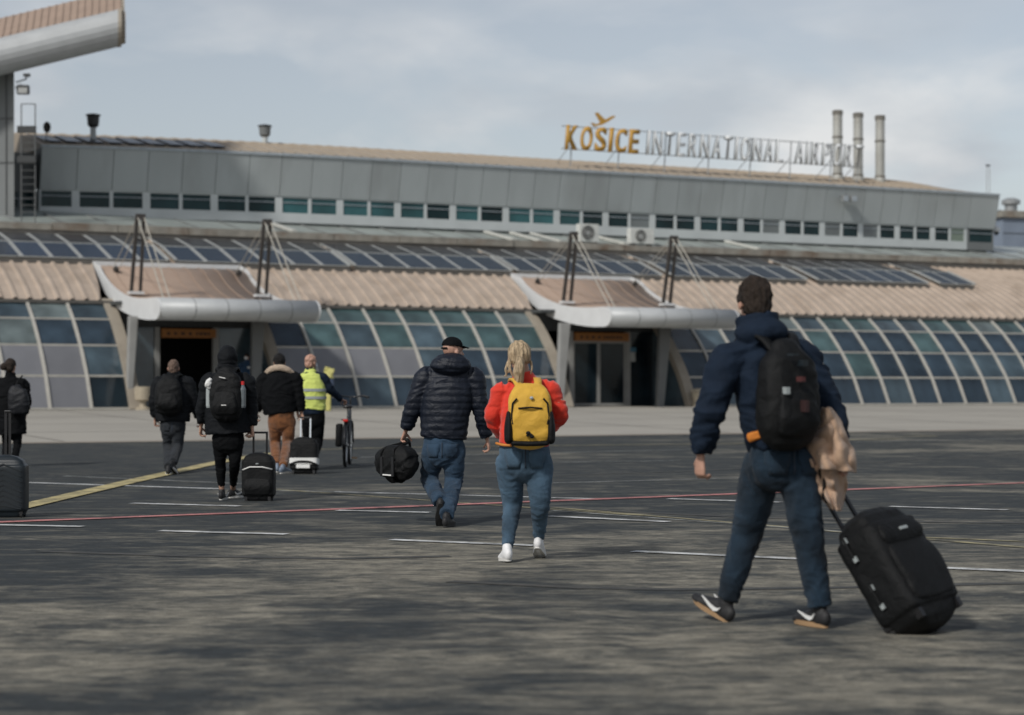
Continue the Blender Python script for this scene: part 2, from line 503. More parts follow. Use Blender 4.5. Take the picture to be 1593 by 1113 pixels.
for pts_, w_ in (([(820, 786), (980, 797), (1180, 806), (1400, 812), (1700, 816)], 0.16), ([(560, 748), (800, 742), (1050, 734), (1300, 722), (1600, 706)], 0.18),
                 ([(60, 858), (300, 866), (520, 870), (700, 866)], 0.14), ([(700, 905), (900, 915), (1050, 918), (1300, 915), (1700, 905)], 0.13)):
    A_ = [gpt(*p) for p in pts_]
    strip('road_marking', A_, w_, M['tyre_mark'], 0.0036)
line((1400, 679), (1460, 679), 0.30, M['line_yellow_worn'], 0.0052)

# ------------------------------------------------------------------ glass hall
hall = empty('terminal_hall', (0, Z0, 0), YAW)
tag(hall, 'long curved glass hall with beige ribbed roof and solar panels across the photo', 'building')
ARC = [(0.0, BASE), (0.64, 1.62), (1.50, 2.72), (2.50, 3.69), (3.55, 4.45)]
ROOF = [(3.32, 4.40), (4.10, 4.90), (5.10, 5.42), (6.25, 5.93), (8.20, 6.60), (10.3, 7.14), (10.7, 7.22)]
E1 = (-15.15, -9.30)                 # left entrance opening (along the facade)
E2 = (2.40, 8.40)                    # right entrance opening
bayA, bayB, bayC = 1.46, (E2[0] - E1[1]) / 8, 1.42
secs = [(E1[0] - 8 * bayA, 8, bayA, 'A'), (E1[1], 8, bayB, 'B'), (E2[1], 20, bayC, 'C')]

def arc_bar(w, d, pts):
    mb = MB()
    n = len(pts)
    V = []
    for i, (b, z) in enumerate(pts):
        tb = pts[min(i+1, n-1)][0] - pts[max(i-1, 0)][0]; tz = pts[min(i+1, n-1)][1] - pts[max(i-1, 0)][1]
        l = math.hypot(tb, tz); nb, nz_ = -tz / l, tb / l          # outward normal (towards the apron)
        for sx in (-w/2, w/2):
            V.append((sx, b + nb * 0.06, z + nz_ * 0.06)); V.append((sx, b - nb * d, z - nz_ * d))
    Fc = []
    for i in range(n - 1):
        a, c = i * 4, i * 4 + 4
        Fc += [(a, a+2, c+2, c), (a+1, c+1, c+3, a+3), (a, c, c+1, a+1), (a+2, a+3, c+3, c+2)]
    Fc += [(0, 1, 3, 2), tuple((n-1)*4 + k for k in (0, 2, 3, 1))]
    return mb.add(V, Fc).mesh('arc')
def smooth_arc(pts, k=3):
    out = []
    P = [Vector((b, z)) for b, z in pts]
    for i in range(len(P) - 1):
        p0 = P[i-1] if i else P[0] * 2 - P[1]
        p3 = P[i+2] if i + 2 < len(P) else P[-1] * 2 - P[-2]
        for j in range(k):
            t = j / k
            q = 0.5 * ((2*P[i+0]) + (P[i+1]-p0)*t + (2*p0-5*P[i]+4*P[i+1]-p3)*t*t + (3*P[i]-p0-3*P[i+1]+p3)*t**3)
            out.append((q.x, q.y))
    out.append(tuple(P[-1]))
    return out
ARCS = smooth_arc(ARC)
mull_me = arc_bar(0.105, 0.10, ARCS)
arch_me = arc_bar(0.42, 0.22, ARCS)
pane_cache = {}
def pane_mesh(row, w):
    key = (row, round(w, 3))
    if key not in pane_cache:
        (b0, z0), (b1, z1) = ARC[row], ARC[row + 1]
        db, dz = b1 - b0, z1 - z0; l = math.hypot(db, dz)
        nb, nz_ = -dz / l, db / l
        e = 0.03
        mb = MB(); V = []
        for off in (0.0, -0.05):
            for t in (e, 1 - e):
                for sx in (-w/2, w/2):
                    V.append((sx, b0 + db * t + nb * off, z0 + dz * t + nz_ * off))
        mb.add(V, [(0, 1, 3, 2), (4, 6, 7, 5), (0, 4, 5, 1), (2, 3, 7, 6), (0, 2, 6, 4), (1, 5, 7, 3)])
        pane_cache[key] = mb.mesh('pane')
    return pane_cache[key]
random.seed(11)
def pane_mat(sec, i, row):           # row 0 is the lowest
    r = random.random()
    if sec == 'A':
        if row == 3: return 'g_pale' if i % 2 == 0 and r < .8 else 'g_blue'
        if row == 2: return 'g_pale' if i == 5 else 'g_navy'
        return 'g_blind' if i < 7 else ('g_blue' if row else 'g_dark')
    if sec == 'B':
        if row == 3: return 'g_teal' if r < .7 else 'g_pale'
        if row == 2: return ('g_navy' if i < 2 else 'g_blue') if r < .75 else 'g_teal'
        if row == 1: return 'g_blind' if i < 4 else ('g_navy' if r < .7 else 'g_blue')
        return 'g_blue' if r < .7 else 'g_navy'
    if row == 3: return 'g_teal' if r < .45 else ('g_blue' if r < .8 else 'g_pale')
    if row == 2: return 'g_navy' if r < .45 else ('g_blue' if r < .85 else 'g_teal')
    return 'g_navy' if r < .75 else ('g_blue' if r < .95 else 'g_teal')
for s0, n, w, sec in secs:
    for i in range(n + 1):
        s = s0 + i * w
        if any(abs(s - e) < 0.01 for e in E1 + E2): continue
        obj('mullion', mull_me, M['alu'], hall, (s, 0, 0))
    for i in range(n):
        for row in range(4):
            obj('pane', pane_mesh(row, w - 0.09), M[pane_mat(sec, i, row)], hall, (s0 + (i + .5) * w, 0, 0))
    for k in range(5):
        b, z = ARC[k]
        z_ = z + (0.05 if k == 0 else 0)
        MB().bar((s0, b + 0.02, z_), (s0 + n * w, b + 0.02, z_), 0.09, 0.075).build('transom', M['alu'], hall)
for e, sg in ((E1[0], -1), (E1[1], 1), (E2[0], -1), (E2[1], 1)):
    obj('arch_beam', arch_me, M['arch'], hall, (e - sg * 0.10, -0.03, 0))
# roof sheet with raised ribs
mb = MB()
SL, SR, STEP = -34.0, 46.0, 0.52
xs = []
k = int((SR - SL) / STEP)
for i in range(k):
    a = SL + i * STEP
    xs += [(a, 0.0), (a + 0.36, 0.0), (a + 0.39, 0.075), (a + 0.49, 0.075)]
CAN = [(-14.86, 5.95), (3.12, 5.95)]       # the two canopies: start and width; the roof is cut out behind them
rp_all = smooth_arc(ROOF, 2)
CUT = 6
def roof_piece(pts, a, c, ta=0.0, tc_=0.0):
    V = []
    xx = [(x, h) for x, h in xs if a < x < c]
    xx = [(a, 0.0)] + xx + [(c, 0.0)]
    for j, (b, z) in enumerate(pts):
        tb = pts[min(j+1, len(pts)-1)][0] - pts[max(j-1, 0)][0]; tz = pts[min(j+1, len(pts)-1)][1] - pts[max(j-1, 0)][1]
        l = math.hypot(tb, tz)
        k_ = 1 - j / (len(pts) - 1)
        for x, h in xx:
            lo, hi = a + ta * k_, c - tc_ * k_
            if x < lo or x > hi: h = 0.0
            V.append((min(max(x, lo), hi), b - tz / l * h, z + tb / l * h))
    nx = len(xx)
    o = MB().add(V, [(j*nx+i, j*nx+i+1, (j+1)*nx+i+1, (j+1)*nx+i) for j in range(len(pts)-1) for i in range(nx-1)]).build('roof', M['roof'], hall)
    mo = o.modifiers.new('thickness', 'SOLIDIFY'); mo.thickness = 0.03; mo.offset = 0
roof_piece(rp_all[CUT:], SL, SR)
edges = [SL] + [v for a, w in CAN for v in (a - 0.01, a + w + 0.01)] + [SR]
for a, c in zip(edges[0::2], edges[1::2]):
    roof_piece(rp_all[:CUT + 1], a, c, 0.0, 0.0 if c == SR else 0.46)
    MB().span(a, c, 3.22, 3.44, 4.28, 4.40).build('gutter', M['gutter'], hall)
for a, w in CAN:
    for s_ in (a - 0.66, a + w + 0.02):
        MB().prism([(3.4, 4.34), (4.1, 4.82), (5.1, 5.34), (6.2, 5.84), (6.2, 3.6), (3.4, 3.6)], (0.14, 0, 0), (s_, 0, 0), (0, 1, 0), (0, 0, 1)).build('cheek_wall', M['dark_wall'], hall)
# interior behind the glazing, so that nothing shows through the joints
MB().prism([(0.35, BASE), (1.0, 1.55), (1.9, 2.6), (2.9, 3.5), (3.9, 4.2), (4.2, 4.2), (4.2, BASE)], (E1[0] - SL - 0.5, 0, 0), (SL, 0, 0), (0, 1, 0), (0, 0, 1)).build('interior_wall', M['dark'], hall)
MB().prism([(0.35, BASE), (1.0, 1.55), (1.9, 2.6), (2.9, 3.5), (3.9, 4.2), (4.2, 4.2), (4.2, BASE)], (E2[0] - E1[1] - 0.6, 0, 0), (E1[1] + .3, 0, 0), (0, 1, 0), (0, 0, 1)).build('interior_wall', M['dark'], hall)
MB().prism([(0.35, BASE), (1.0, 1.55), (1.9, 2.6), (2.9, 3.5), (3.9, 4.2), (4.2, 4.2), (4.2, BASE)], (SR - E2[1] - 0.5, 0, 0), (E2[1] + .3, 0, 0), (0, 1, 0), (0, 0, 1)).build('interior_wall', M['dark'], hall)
MB().span(SL, SR, 7.3, 7.4, BASE, 6.22).build('rear_wall', M['dark_wall'], hall)
# rear gutter lip and lean-to roof behind the solar panels
MB().span(SL, SR, 10.55, 10.85, 7.10, 7.50).build('gutter', M['gutter'], hall)
i = 0
s = SL
while s < SR - 0.1:                  # rusty flashing sheets of uneven length
    w = random.uniform(1.8, 3.4)
    e = min(s + w, SR)
    MB().span(s, e - 0.03, 10.50 + random.uniform(-.03, .03), 10.9, 7.505, 7.80 + random.uniform(-.03, .03)).build('flashing', M['rust'], hall)
    s = e
mb = MB()
mb.add([(SL, 10.85, 7.74), (SR, 10.85, 7.74), (SR, 17.5, 9.05), (SL, 17.5, 9.05)], [(0, 1, 2, 3)])
lr = mb.build('lean_to_roof', M['lean_roof'], hall)
lr.modifiers.new('thickness', 'SOLIDIFY').thickness = 0.06
s = SL + 0.4
while s < SR:
    MB().bar((s, 10.95, 7.80), (s, 14.6, 8.52), 0.05, 0.05).build('roof_seam', M['steel'], hall)
    s += 1.9
for x, y, x2, y2 in ((425, 342, 462, 360), (760, 348, 828, 373), (800, 362, 828, 371), (832, 358, 865, 370), (931, 359, 978, 374), (1135, 365, 1168, 379)):
    a = s_at(x, 13.6)
    MB().bar((a, 13.9, 8.43), (a, 11.0, 7.86), 0.22, 0.10).build('cable_tray', M['pale_strip'], hall)
# solar panels: two rows in groups
PWID = 1.13
def panel_mesh(L):
    return MB().box((0, L/2, 0.02), (PWID - 0.19, L - 0.14, 0.03)).mesh('cells'), \
        MB().box((0, L/2, 0), (PWID - 0.015, L, 0.035)).mesh('frame')
cells_lo, frame_lo = panel_mesh(2.08)
cells_hi, frame_hi = panel_mesh(2.05)
def pv_row(s0, n, b0, z0, ang, cells, frame, mat, pw):
    for i in range(n):
        f = obj('solar_panel', frame, M['pv_frame'], hall, (s0 + (i + .5) * pw, b0, z0))
        f.scale = (pw / PWID, 1, 1)
        f.rotation_euler = (ang, 0, 0)
        obj('cells', cells, M[mat], f)
groups = [(-285, -30), (-14, 262), (274, 545), (553, 797), (806, 1030), (1046, 1256), (1273, 1444), (1463, 1517)]
for x0, x1 in groups:
    a, c = s_at(x0, 6.1), s_at(x1, 6.1)
    n = max(1, round((c - a) / PWID))
    pw = (c - a) / n
    pv_row(a, n, 6.10, 6.12, R(19.0), cells_lo, frame_lo, 'pv_blue', pw)
    pv_row(a + 0.05, n, 8.16, 6.82, R(13.6), cells_hi, frame_hi, 'pv_grey', pw)
    for t in (0.0, n * pw):        # thick rails closing each group
        MB().bar((a + t, 6.08, 6.16), (a + t, 8.1, 6.86), 0.10, 0.07).build('mounting_rail', M['pv_frame'], hall)
    MB().span(a, a + n * pw, 6.12, 6.22, 5.84, 6.08).build('mounting_rail', M['gutter'], hall)  # dark rail, its tone standing for the shadow gap under the lower row
    MB().span(a, a + n * pw, 8.10, 8.16, 6.72, 6.86).build('mounting_rail', M['pv_frame'], hall)

# entrances: a dark recess with sliding doors under an orange sign
def entrance(E, sign, opening, posts, leaves, panels):
    B = 3.0
    W0, W1 = E[0] + 0.12, E[1] - 0.12
    zt = 4.36
    def z(y, x): return z_at(x, y, B)
    # side walls of the recess
    for s_, nm in ((W0, 0), (W1, 1)):
        MB().prism([(0.25, BASE), (0.85, 1.6), (1.7, 2.68), (2.7, 3.6), (3.3, 4.05), (3.3, BASE)], (0.06, 0, 0), (s_ - .03, 0, 0), (0, 1, 0), (0, 0, 1)).build('recess_wall', M['g_blue'], hall)
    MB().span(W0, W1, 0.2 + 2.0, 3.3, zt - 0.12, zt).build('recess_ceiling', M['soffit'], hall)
    sy = (opening[0] + opening[1]) / 2
    ztop = z(sign[2], sy); zbot = z(sign[3], sy)
    o0, o1 = s_at(opening[0], B), s_at(opening[1], B)
    # wall above the doors and beside them
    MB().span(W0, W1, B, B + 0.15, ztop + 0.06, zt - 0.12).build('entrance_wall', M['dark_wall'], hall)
    for a, c, mt in panels:
        MB().span(s_at(a, B), s_at(c, B), B + 0.02, B + 0.10, BASE, ztop + 0.05).build('side_glazing', M[mt], hall)
    for a, c in posts:
        MB().span(s_at(a, B), s_at(c, B), B - 0.06, B + 0.12, BASE, ztop + 0.055).build('door_post', M['column'], hall)
    so = MB().span(s_at(sign[0], B), s_at(sign[1], B), B - 0.14, B + 0.0, zbot, ztop).build('entrance_sign', M['orange_sign'], hall)
    # unreadable dark lettering on the sign
    a0, a1 = s_at(sign[0] + 8, B), s_at(sign[1] - 10, B)
    x = a0
    rr = random.Random(5)
    while x < a1:
        wl_ = rr.uniform(0.07, 0.15)
        MB().span(x, x + wl_, B - 0.15, B - 0.141, zbot + 0.10, zbot + 0.21).build('sign_mark', M['sign_dark'], so)
        x += wl_ + rr.choice((0.04, 0.05, 0.16))
    # room behind the opening
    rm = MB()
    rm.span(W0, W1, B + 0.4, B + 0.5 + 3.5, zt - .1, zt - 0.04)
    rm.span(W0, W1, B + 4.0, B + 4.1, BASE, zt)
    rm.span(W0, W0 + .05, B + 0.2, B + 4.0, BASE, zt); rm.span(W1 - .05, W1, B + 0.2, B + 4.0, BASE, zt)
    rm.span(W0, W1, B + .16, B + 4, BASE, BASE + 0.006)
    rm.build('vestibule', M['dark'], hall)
    for a, c in leaves:
        lf = MB().span(s_at(a, B), s_at(c, B), B + 0.02, B + 0.06, BASE + 0.05, zbot - 0.03).build('door_leaf', M['g_dark'], hall)
        q = MB()
        s0_, s1_ = s_at(a, B), s_at(c, B)
        for t in (s0_, s1_ - 0.07): q.span(t, t + 0.07, B - 0.01, B + 0.015, BASE + .02, zbot)
        q.span(s0_ + .07, s1_ - .07, B - 0.01, B + 0.015, BASE + 0.02, BASE + 0.12)
        q.span(s0_ + .07, s1_ - .07, B - 0.01, B + 0.015, zbot - 0.09, zbot)
        q.build('leaf_frame', M['column'], lf)
entrance(E1, (250, 334, 512, 526), (249, 330), ((240, 248), (331, 340)), (), ((206, 239.5, 'g_blue'), (340.5, 398, 'g_blue')))
entrance(E2, (892, 976, 518, 531), (892, 972), ((885, 891), (973, 980)), ((891.5, 931), (931.5, 972.5)), ((980.5, 1024, 'g_dark'),))
MB().span(s_at(984, 2.8), s_at(991, 2.8), 2.93, 2.96, z_at(987, 563, 2.9), z_at(987, 548, 2.9)).build('notice', M['pv_frame'], hall)
MB().span(s_at(983, 2.8), s_at(992, 2.8), 2.92, 2.95, z_at(987, 548, 2.9) + .01, z_at(987, 541, 2.9)).build('notice', pm('blue_notice', (0.05, 0.16, 0.24), 0.5), hall)

# ------------------------------------------------------------------ canopies
TOP = [(6.05, 6.00), (5.29, 5.80), (4.73, 5.46), (3.62, 5.00), (2.21, 4.63), (0.85, 4.43), (-0.65, 4.35), (-1.75, 4.34)]
BOT = [(6.05, 5.72), (5.88, 5.55), (5.25, 5.08), (4.04, 4.58), (2.79, 4.12), (0.97, 3.77), (-0.57, 3.60), (-1.7, 3.56)]
def canopy(s0, wid, label, masts, cols):
    root = empty('entrance_canopy', (0, Z0, 0), YAW)
    tag(root, label, 'canopy')
    top, bot = smooth_arc(TOP, 3), smooth_arc(BOT, 3)
    nose = []
    (b1, z1), (b0, z0) = top[-1], bot[-1]
    cz, r = (z1 + z0) / 2, (z1 - z0) / 2
    for k in range(1, 10):
        a = math.pi / 2 + math.pi * k / 10
        nose.append(((b1 + b0) / 2 + math.cos(a) * 0.58, cz + math.sin(a) * r))
    prof = top + nose + bot[::-1]
    # side plates
    for s_ in (s0, s0 + wid - 0.06):
        MB().prism(prof, (0.06, 0, 0), (s_, 0, 0), (0, 1, 0), (0, 0, 1)).build('side_fascia', M['white_metal'], root)
    # top sheet, front bullnose, soffit
    def sheet(name, pts, mat, thick, inset=0.07):
        m_ = MB(); V = []
        for b, z in pts: V += [(s0 + inset, b, z), (s0 + wid - inset, b, z)]
        m_.add(V, [(2*i, 2*i+1, 2*i+3, 2*i+2) for i in range(len(pts)-1)])
        o = m_.build(name, mat, root, smooth=True)
        md = o.modifiers.new('thickness', 'SOLIDIFY'); md.thickness = thick; md.offset = -1
        return o
    sheet('roof_sheet', [(b, z - 0.14) for b, z in top[:-3]], M['canopy_roof'], 0.03)
    sheet('bullnose', top[-4:] + nose + bot[-4:][::-1], M['nose'], 0.02, 0.062)
    nose_line = top[-4:] + nose + bot[-4:][::-1]
    for j in range(1, 5):            # butt joints between the bullnose sheets
        ss = s0 + wid * j / 5 + 0.1
        V = []
        for b, z in nose_line:
            dx_, dz_ = b - (b1 + b0) / 2 , z - cz
            l_ = math.hypot(dx_, dz_) or 1
            V += [(ss, b + dx_ / l_ * 0.004, z + dz_ / l_ * 0.004), (ss + 0.025, b + dx_ / l_ * 0.004, z + dz_ / l_ * 0.004)]
        MB().add(V, [(2*i, 2*i+1, 2*i+3, 2*i+2) for i in range(len(nose_line)-1)]).build('sheet_joint', M['column_dark'], root)
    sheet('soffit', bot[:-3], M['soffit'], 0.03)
    MB().span(s0, s0 + wid, 6.06, 6.22, 5.58, 6.03).build('rear_edge', M['white_metal'], root)
    for j in range(1, 10):           # shallow seams of the roof sheet
        ss = s0 + wid * j / 10
        m_ = MB()
        for (b, z), (b2, z2) in zip(top[:-4], top[1:-3]):
            m_.bar((ss, b, z - 0.125), (ss, b2, z2 - 0.125), 0.03, 0.03)
        m_.build('roof_seam', M['canopy_roof'], root)
    # twin masts leaning forward, ropes to the front edge and back to the roof
    for s_ in masts:
        zb = 4.70
        mo_ = MB()
        for d in (-0.17, 0.17):
            mo_.bar((s_ + d, 2.55, zb), (s_ + d * 0.75, 1.95, zb + 2.80), 0.10, 0.13)
        mo_.bar((s_ - 0.16, 1.95, zb + 2.73), (s_ + 0.16, 1.95, zb + 2.73), 0.16, 0.2)
        mo_.bar((s_ - 0.14, 2.2, zb + 1.9), (s_ + 0.14, 2.2, zb + 1.9), 0.06, 0.06)
        mo_.build('mast', M['mast'], root)
        MB().box((s_, 2.55, zb - 0.02), (0.55, 0.35, 0.10)).build('mast_foot', M['white_metal'], root)
        tp = Vector((s_, 1.9, zb + 2.70))
        for d in (-0.12, 0.12):
            MB().tube([tp + Vector((d, 0, 0)), (s_ + d, -1.15, 4.33)], 0.022, 6).build('stay_rope', M['rope'], root)
            MB().tube([tp + Vector((d, 0.1, 0)), (s_ + d, 5.1, 5.68)], 0.016, 6).build('stay_rope', M['rope'], root)
        MB().lathe([(0.10, 0), (0.12, 0.1), (0.05, 0.2)], 8, (s_, 5.1, 5.6)).build('anchor', M['mast'], root)
    for (xt, yt), (xb, yb), bq, mt, wt in cols:
        st, sb = s_at(xt, bq), s_at(xb, bq)
        m_ = MB()
        zt_, zb_ = 3.75, BASE - 0.02
        V = []
        for s_, z, w in ((sb, zb_, wt * 0.55), (st, zt_, wt)):
            for dx, dy in ((-w/2, -.12), (w/2, -.12), (w/2, .12), (-w/2, .12)): V.append((s_ + dx, bq + dy, z))
        m_.add(V, [(0, 3, 2, 1), (4, 5, 6, 7), (0, 1, 5, 4), (1, 2, 6, 5), (2, 3, 7, 6), (3, 0, 4, 7)])
        m_.build('column', M[mt], root, bevel=0.03)
    return root
canopy(-14.86, 5.95, 'left white swooping entrance canopy hung from two dark masts', (-14.25, -9.35),
       (((207, 495), (200, 636), 0.4, 'column', 0.34), ((401, 495), (396, 636), 0.4, 'column_dark', 0.50)))
canopy(3.12, 5.95, 'right white swooping entrance canopy in front of the closed sliding doors', (3.86, 8.65),
       (((878, 500), (870, 633), 0.2, 'column', 0.46), ((1034, 500), (1026, 633), 0.2, 'column_dark', 0.55)))

# ------------------------------------------------------------------ upper storey
upper = empty('terminal_building', (0, Z0, 0), YAW)
tag(upper, 'grey panelled upper storey with a ribbon of teal windows under a beige roof', 'building')
def bf(s):                           # the front bows back towards the left end
    return 14.0 + (2.2 * (s / 15.5) ** 2 if s < 0 else 0.0)
ZF0, ZF1 = 9.66, 11.40               # fascia bottom and top
S_L, S_R = s_at(58, 16.3), 36.4
seams = [S_L]
while seams[-1] < S_R - 0.8:
    t = (seams[-1] - S_L) / (S_R - S_L)
    seams.append(seams[-1] + 1.47 - 0.36 * t ** 1.4)
seams[-1] = S_R
OV = 0.38
random.seed(21)
for i in range(len(seams) - 1):
    a, c = seams[i] + 0.012, seams[i+1] - 0.012
    ba, bc = bf(a), bf(c)
    V = []
    for z, ov in ((ZF0, 0.0), (ZF1, OV)):
        V += [(a, ba - ov, z), (c, bc - ov, z), (c, bc - ov + 0.06, z), (a, ba - ov + 0.06, z)]
    MB().add(V, [(0, 1, 5, 4), (3, 7, 6, 2), (0, 4, 7, 3), (1, 2, 6, 5), (4, 5, 6, 7), (0, 3, 2, 1)]).build('fascia_panel', M['panel_grey'], upper)
    # window below each panel
    wz0, wz1 = 8.93, 9.60
    wide = 0.07 if i % 2 else 0.16
    x0, x1 = seams[i] + (0.16 if i % 2 else 0.07), seams[i+1] - wide
    t = i / len(seams)
    r = random.random()
    if t < 0.16: mt = 'w_dark'
    elif t < 0.48: mt = 'w_teal' if r < 0.55 else 'w_dark'
    else: mt = 'w_dark' if r < 0.75 else 'w_grey'
    if i == len(seams) - 3: mt = 'w_green'
    y0, y1 = bf(x0), bf(x1)
    ry = (y0 + y1) / 2
    pn = MB().add([(x0, y0 + .10, wz0), (x1, y1 + .10, wz0), (x1, y1 + .10, wz1), (x0, y0 + .10, wz1),
                   (x0, y0 + .14, wz0), (x1, y1 + .14, wz0), (x1, y1 + .14, wz1), (x0, y0 + .14, wz1)],
                  [(0, 1, 2, 3), (7, 6, 5, 4), (0, 4, 5, 1), (2, 6, 7, 3), (1, 5, 6, 2), (0, 3, 7, 4)]).build('window_pane', M[mt], upper)
    q = MB()
    q.bar((x0, y0 + .07, wz0 + 0.46), (x1, y1 + .07, wz0 + 0.46), 0.03, 0.03)
    q.build('window_bar', M['trim'], pn)
    # piers either side, sill wall below, head above
    pr = MB()
    for p0, p1 in ((seams[i], x0), (x1, seams[i+1])):
        pr.add([(p0, bf(p0) + .05, 8.5), (p1, bf(p1) + .05, 8.5), (p1, bf(p1) + .05, ZF0 + .02), (p0, bf(p0) + .05, ZF0 + .02),
                (p0, bf(p0) + .3, 8.5), (p1, bf(p1) + .3, 8.5), (p1, bf(p1) + .3, ZF0 + .02), (p0, bf(p0) + .3, ZF0 + .02)],
               [(0, 1, 2, 3), (7, 6, 5, 4), (0, 3, 7, 4), (1, 5, 6, 2), (0, 4, 5, 1), (3, 2, 6, 7)])
    for za, zb in ((8.5, wz0), (wz1, ZF0 + .02)):
        pr.add([(x0, y0 + .052, za), (x1, y1 + .052, za), (x1, y1 + .052, zb), (x0, y0 + .052, zb),
                (x0, y0 + .3, za), (x1, y1 + .3, za), (x1, y1 + .3, zb), (x0, y0 + .3, zb)],
               [(0, 1, 2, 3), (7, 6, 5, 4), (0, 3, 7, 4), (1, 5, 6, 2), (0, 4, 5, 1), (3, 2, 6, 7)])
    pr.build('window_pier', M['white_wall'] if t < 0.93 else M['tower'], upper)
# backing behind the joints, end wall, top trim, roof
def ribbon(name, mat, pts, parent=upper, s0=S_L, s1=S_R, n=30, smooth=False):
    """sweeps a closed (db, z) outline along the curved front"""
    m_ = MB(); V = []
    k = len(pts)
    for i in range(n + 1):
        s_ = s0 + (s1 - s0) * i / n
        V += [(s_, bf(s_) + db, z) for db, z in pts]
    Fc = [(i*k+j, i*k+(j+1) % k, (i+1)*k+(j+1) % k, (i+1)*k+j) for i in range(n) for j in range(k)]
    Fc += [tuple(range(k)), tuple(n*k + j for j in range(k-1, -1, -1))]
    return m_.add(V, Fc).build(name, mat, parent, smooth=smooth)
ribbon('backing_wall', M['seam'], [(0.065, ZF0 + .03), (-OV + 0.065, ZF1 - .01), (0.8, ZF1 - 0.01), (0.8, ZF0 + .03)])
ribbon('rear_wall', M['panel_grey'], [(0.31, 7.0), (0.31, 9.64), (12.0, 9.64), (12.0, 7.0)], s1=S_R - 0.25)
ribbon('eaves_trim', M['trim'], [(-OV - 0.06, ZF1 + 0.004), (-OV - 0.06, ZF1 + .11), (-OV + .2, ZF1 + .14), (-OV + .2, ZF1 + 0.004)], s1=S_R + .05)
roofpts = [(-OV + 0.05, ZF1 + 0.13), (2.0, ZF1 + 0.72), (5.0, ZF1 + 1.20), (8.5, ZF1 + 1.48), (12.0, ZF1 + 1.40)]
ribbon('upper_roof', M['roof_up'], roofpts + [(12.0, ZF1 + 0.05), (-OV + .21, ZF1 + .0)], s1=S_R - 3.5)
# the roof runs down in a curve at its right end
m_ = MB(); V = []
for i in range(9):
    t = i / 8
    s_ = S_R - 3.5 + 3.45 * t
    h = math.sqrt(max(0.0, 1 - t * t)) * 0.55 + 0.45 * (1 - t)
    for db, z in roofpts + [(12.0, ZF1 + 0.05)]:
        V.append((s_, bf(s_) + db, ZF1 + 0.12 + (z - ZF1 - 0.12) * h if z > ZF1 + 0.125 else z))
k = len(roofpts) + 1
m_.add(V, [(i*k+j, i*k+j+1, (i+1)*k+j+1, (i+1)*k+j) for i in range(8) for j in range(k - 1)])
m_.build('roof_end', M['roof_up'], upper, smooth=True)
# right end wall
MB().prism([(0.0, ZF0), (-OV, ZF1), (12.0, ZF1), (12.0, ZF0)], (0.05, 0, 0), (S_R + 0.002, 14.0, 0), (0, 1, 0), (0, 0, 1)).build('end_wall', M['panel_grey'], upper)
# ribs on the upper roof
s = S_L + 0.3
rib = MB()
for (db, z), (db2, z2) in zip(roofpts[:-2], roofpts[1:-1]):
    rib.bar((0, db, z + 0.02), (0, db2, z2 + 0.02), 0.07, 0.06)
rib_me = rib.mesh('rib')
while s < S_R - 3.6:
    obj('roof_rib', rib_me, M['roof_up'], upper, (s, bf(s), 0))
    s += 0.62
# solar panels on the left part of the upper roof
for i in range(13):
    a = S_L + 0.2 + i * 0.86
    if a > s_at(345, 15): break
    b_ = bf(a) - OV + 0.35
    o = MB().box((0, 1.15, 0), (0.72, 2.2, 0.05)).build('roof_solar_panel', M['pv_grey'], upper, (a + .4, b_, ZF1 + 0.31))
    o.rotation_euler = (R(12.5), 0, 0)
# left end: recessed wall, its shade put into a darker grey, and two windows
LW = s_at(56, 17.0)
MB().span(LW - 14, LW - 0.02, 17.0, 17.3, 9.62, 11.3).build('side_wall', M['tower'], upper)
MB().span(LW - 14, LW - 0.02, 17.02, 17.3, 8.3, 8.93).build('side_wall', M['white_wall'], upper)
for x0, x1 in ((8, 52), (-44, 2)):
    a, c = s_at(x0, 17.0), s_at(x1, 17.0)
    pn = MB().span(a, c, 17.1, 17.16, 8.94, 9.61).build('window_pane', M['w_dark'], upper)
    q = MB()
    q.span((a+c)/2 - .02, (a+c)/2 + .02, 17.06, 17.095, 8.94, 9.61); q.span(a, (a+c)/2 - .025, 17.06, 17.095, 9.3, 9.34); q.span((a+c)/2 + .025, c, 17.06, 17.095, 9.3, 9.34)
    q.build('window_bar', M['trim'], pn)
MB().span(s_at(52.5, 17), LW - 0.02, 17.03, 17.25, 8.93, 9.62).build('window_pier', M['white_wall'], upper)
MB().span(s_at(2.5, 17), s_at(7.5, 17), 17.03, 17.25, 8.93, 9.62).build('window_pier', M['white_wall'], upper)

# ------------------------------------------------------------------ tower and its high canopy at the left edge
tw = empty('tower_wing', (0, 0, 0))
tag(tw, 'grey tower wing with a beige bullnose roof cutting into the top left corner', 'building')
A = pix(22, 112, 81.5)
mb = MB()
tz = A.z + 0.2
wv = Vector((-1, 0.10, 0)).normalized()
P0 = Vector((A.x, A.y, 0)); P1 = P0 + wv * 9
dv = Vector((-0.45, 1, 0)).normalized() * 5
mb.add([(*P0.xy, 6.0), (*P1.xy, 6.0), (*(P1 + dv).xy, 6.0), (*(P0 + dv).xy, 6.0), (*P0.xy, tz), (*P1.xy, tz), (*(P1 + dv).xy, tz), (*(P0 + dv).xy, tz)],
       [(0, 3, 2, 1), (4, 5, 6, 7), (0, 1, 5, 4), (1, 2, 6, 5), (2, 3, 7, 6), (3, 0, 4, 7)])
mb.build('tower_wall', M['tower'], tw)
for z in (10.4, 12.2):
    MB().bar((P0.x - 9, P0.y - 0.02 + .9, z), (P0.x + 0.0, P0.y - 0.02, z), 0.03, 0.04).build('wall_joint', M['seam'], tw)
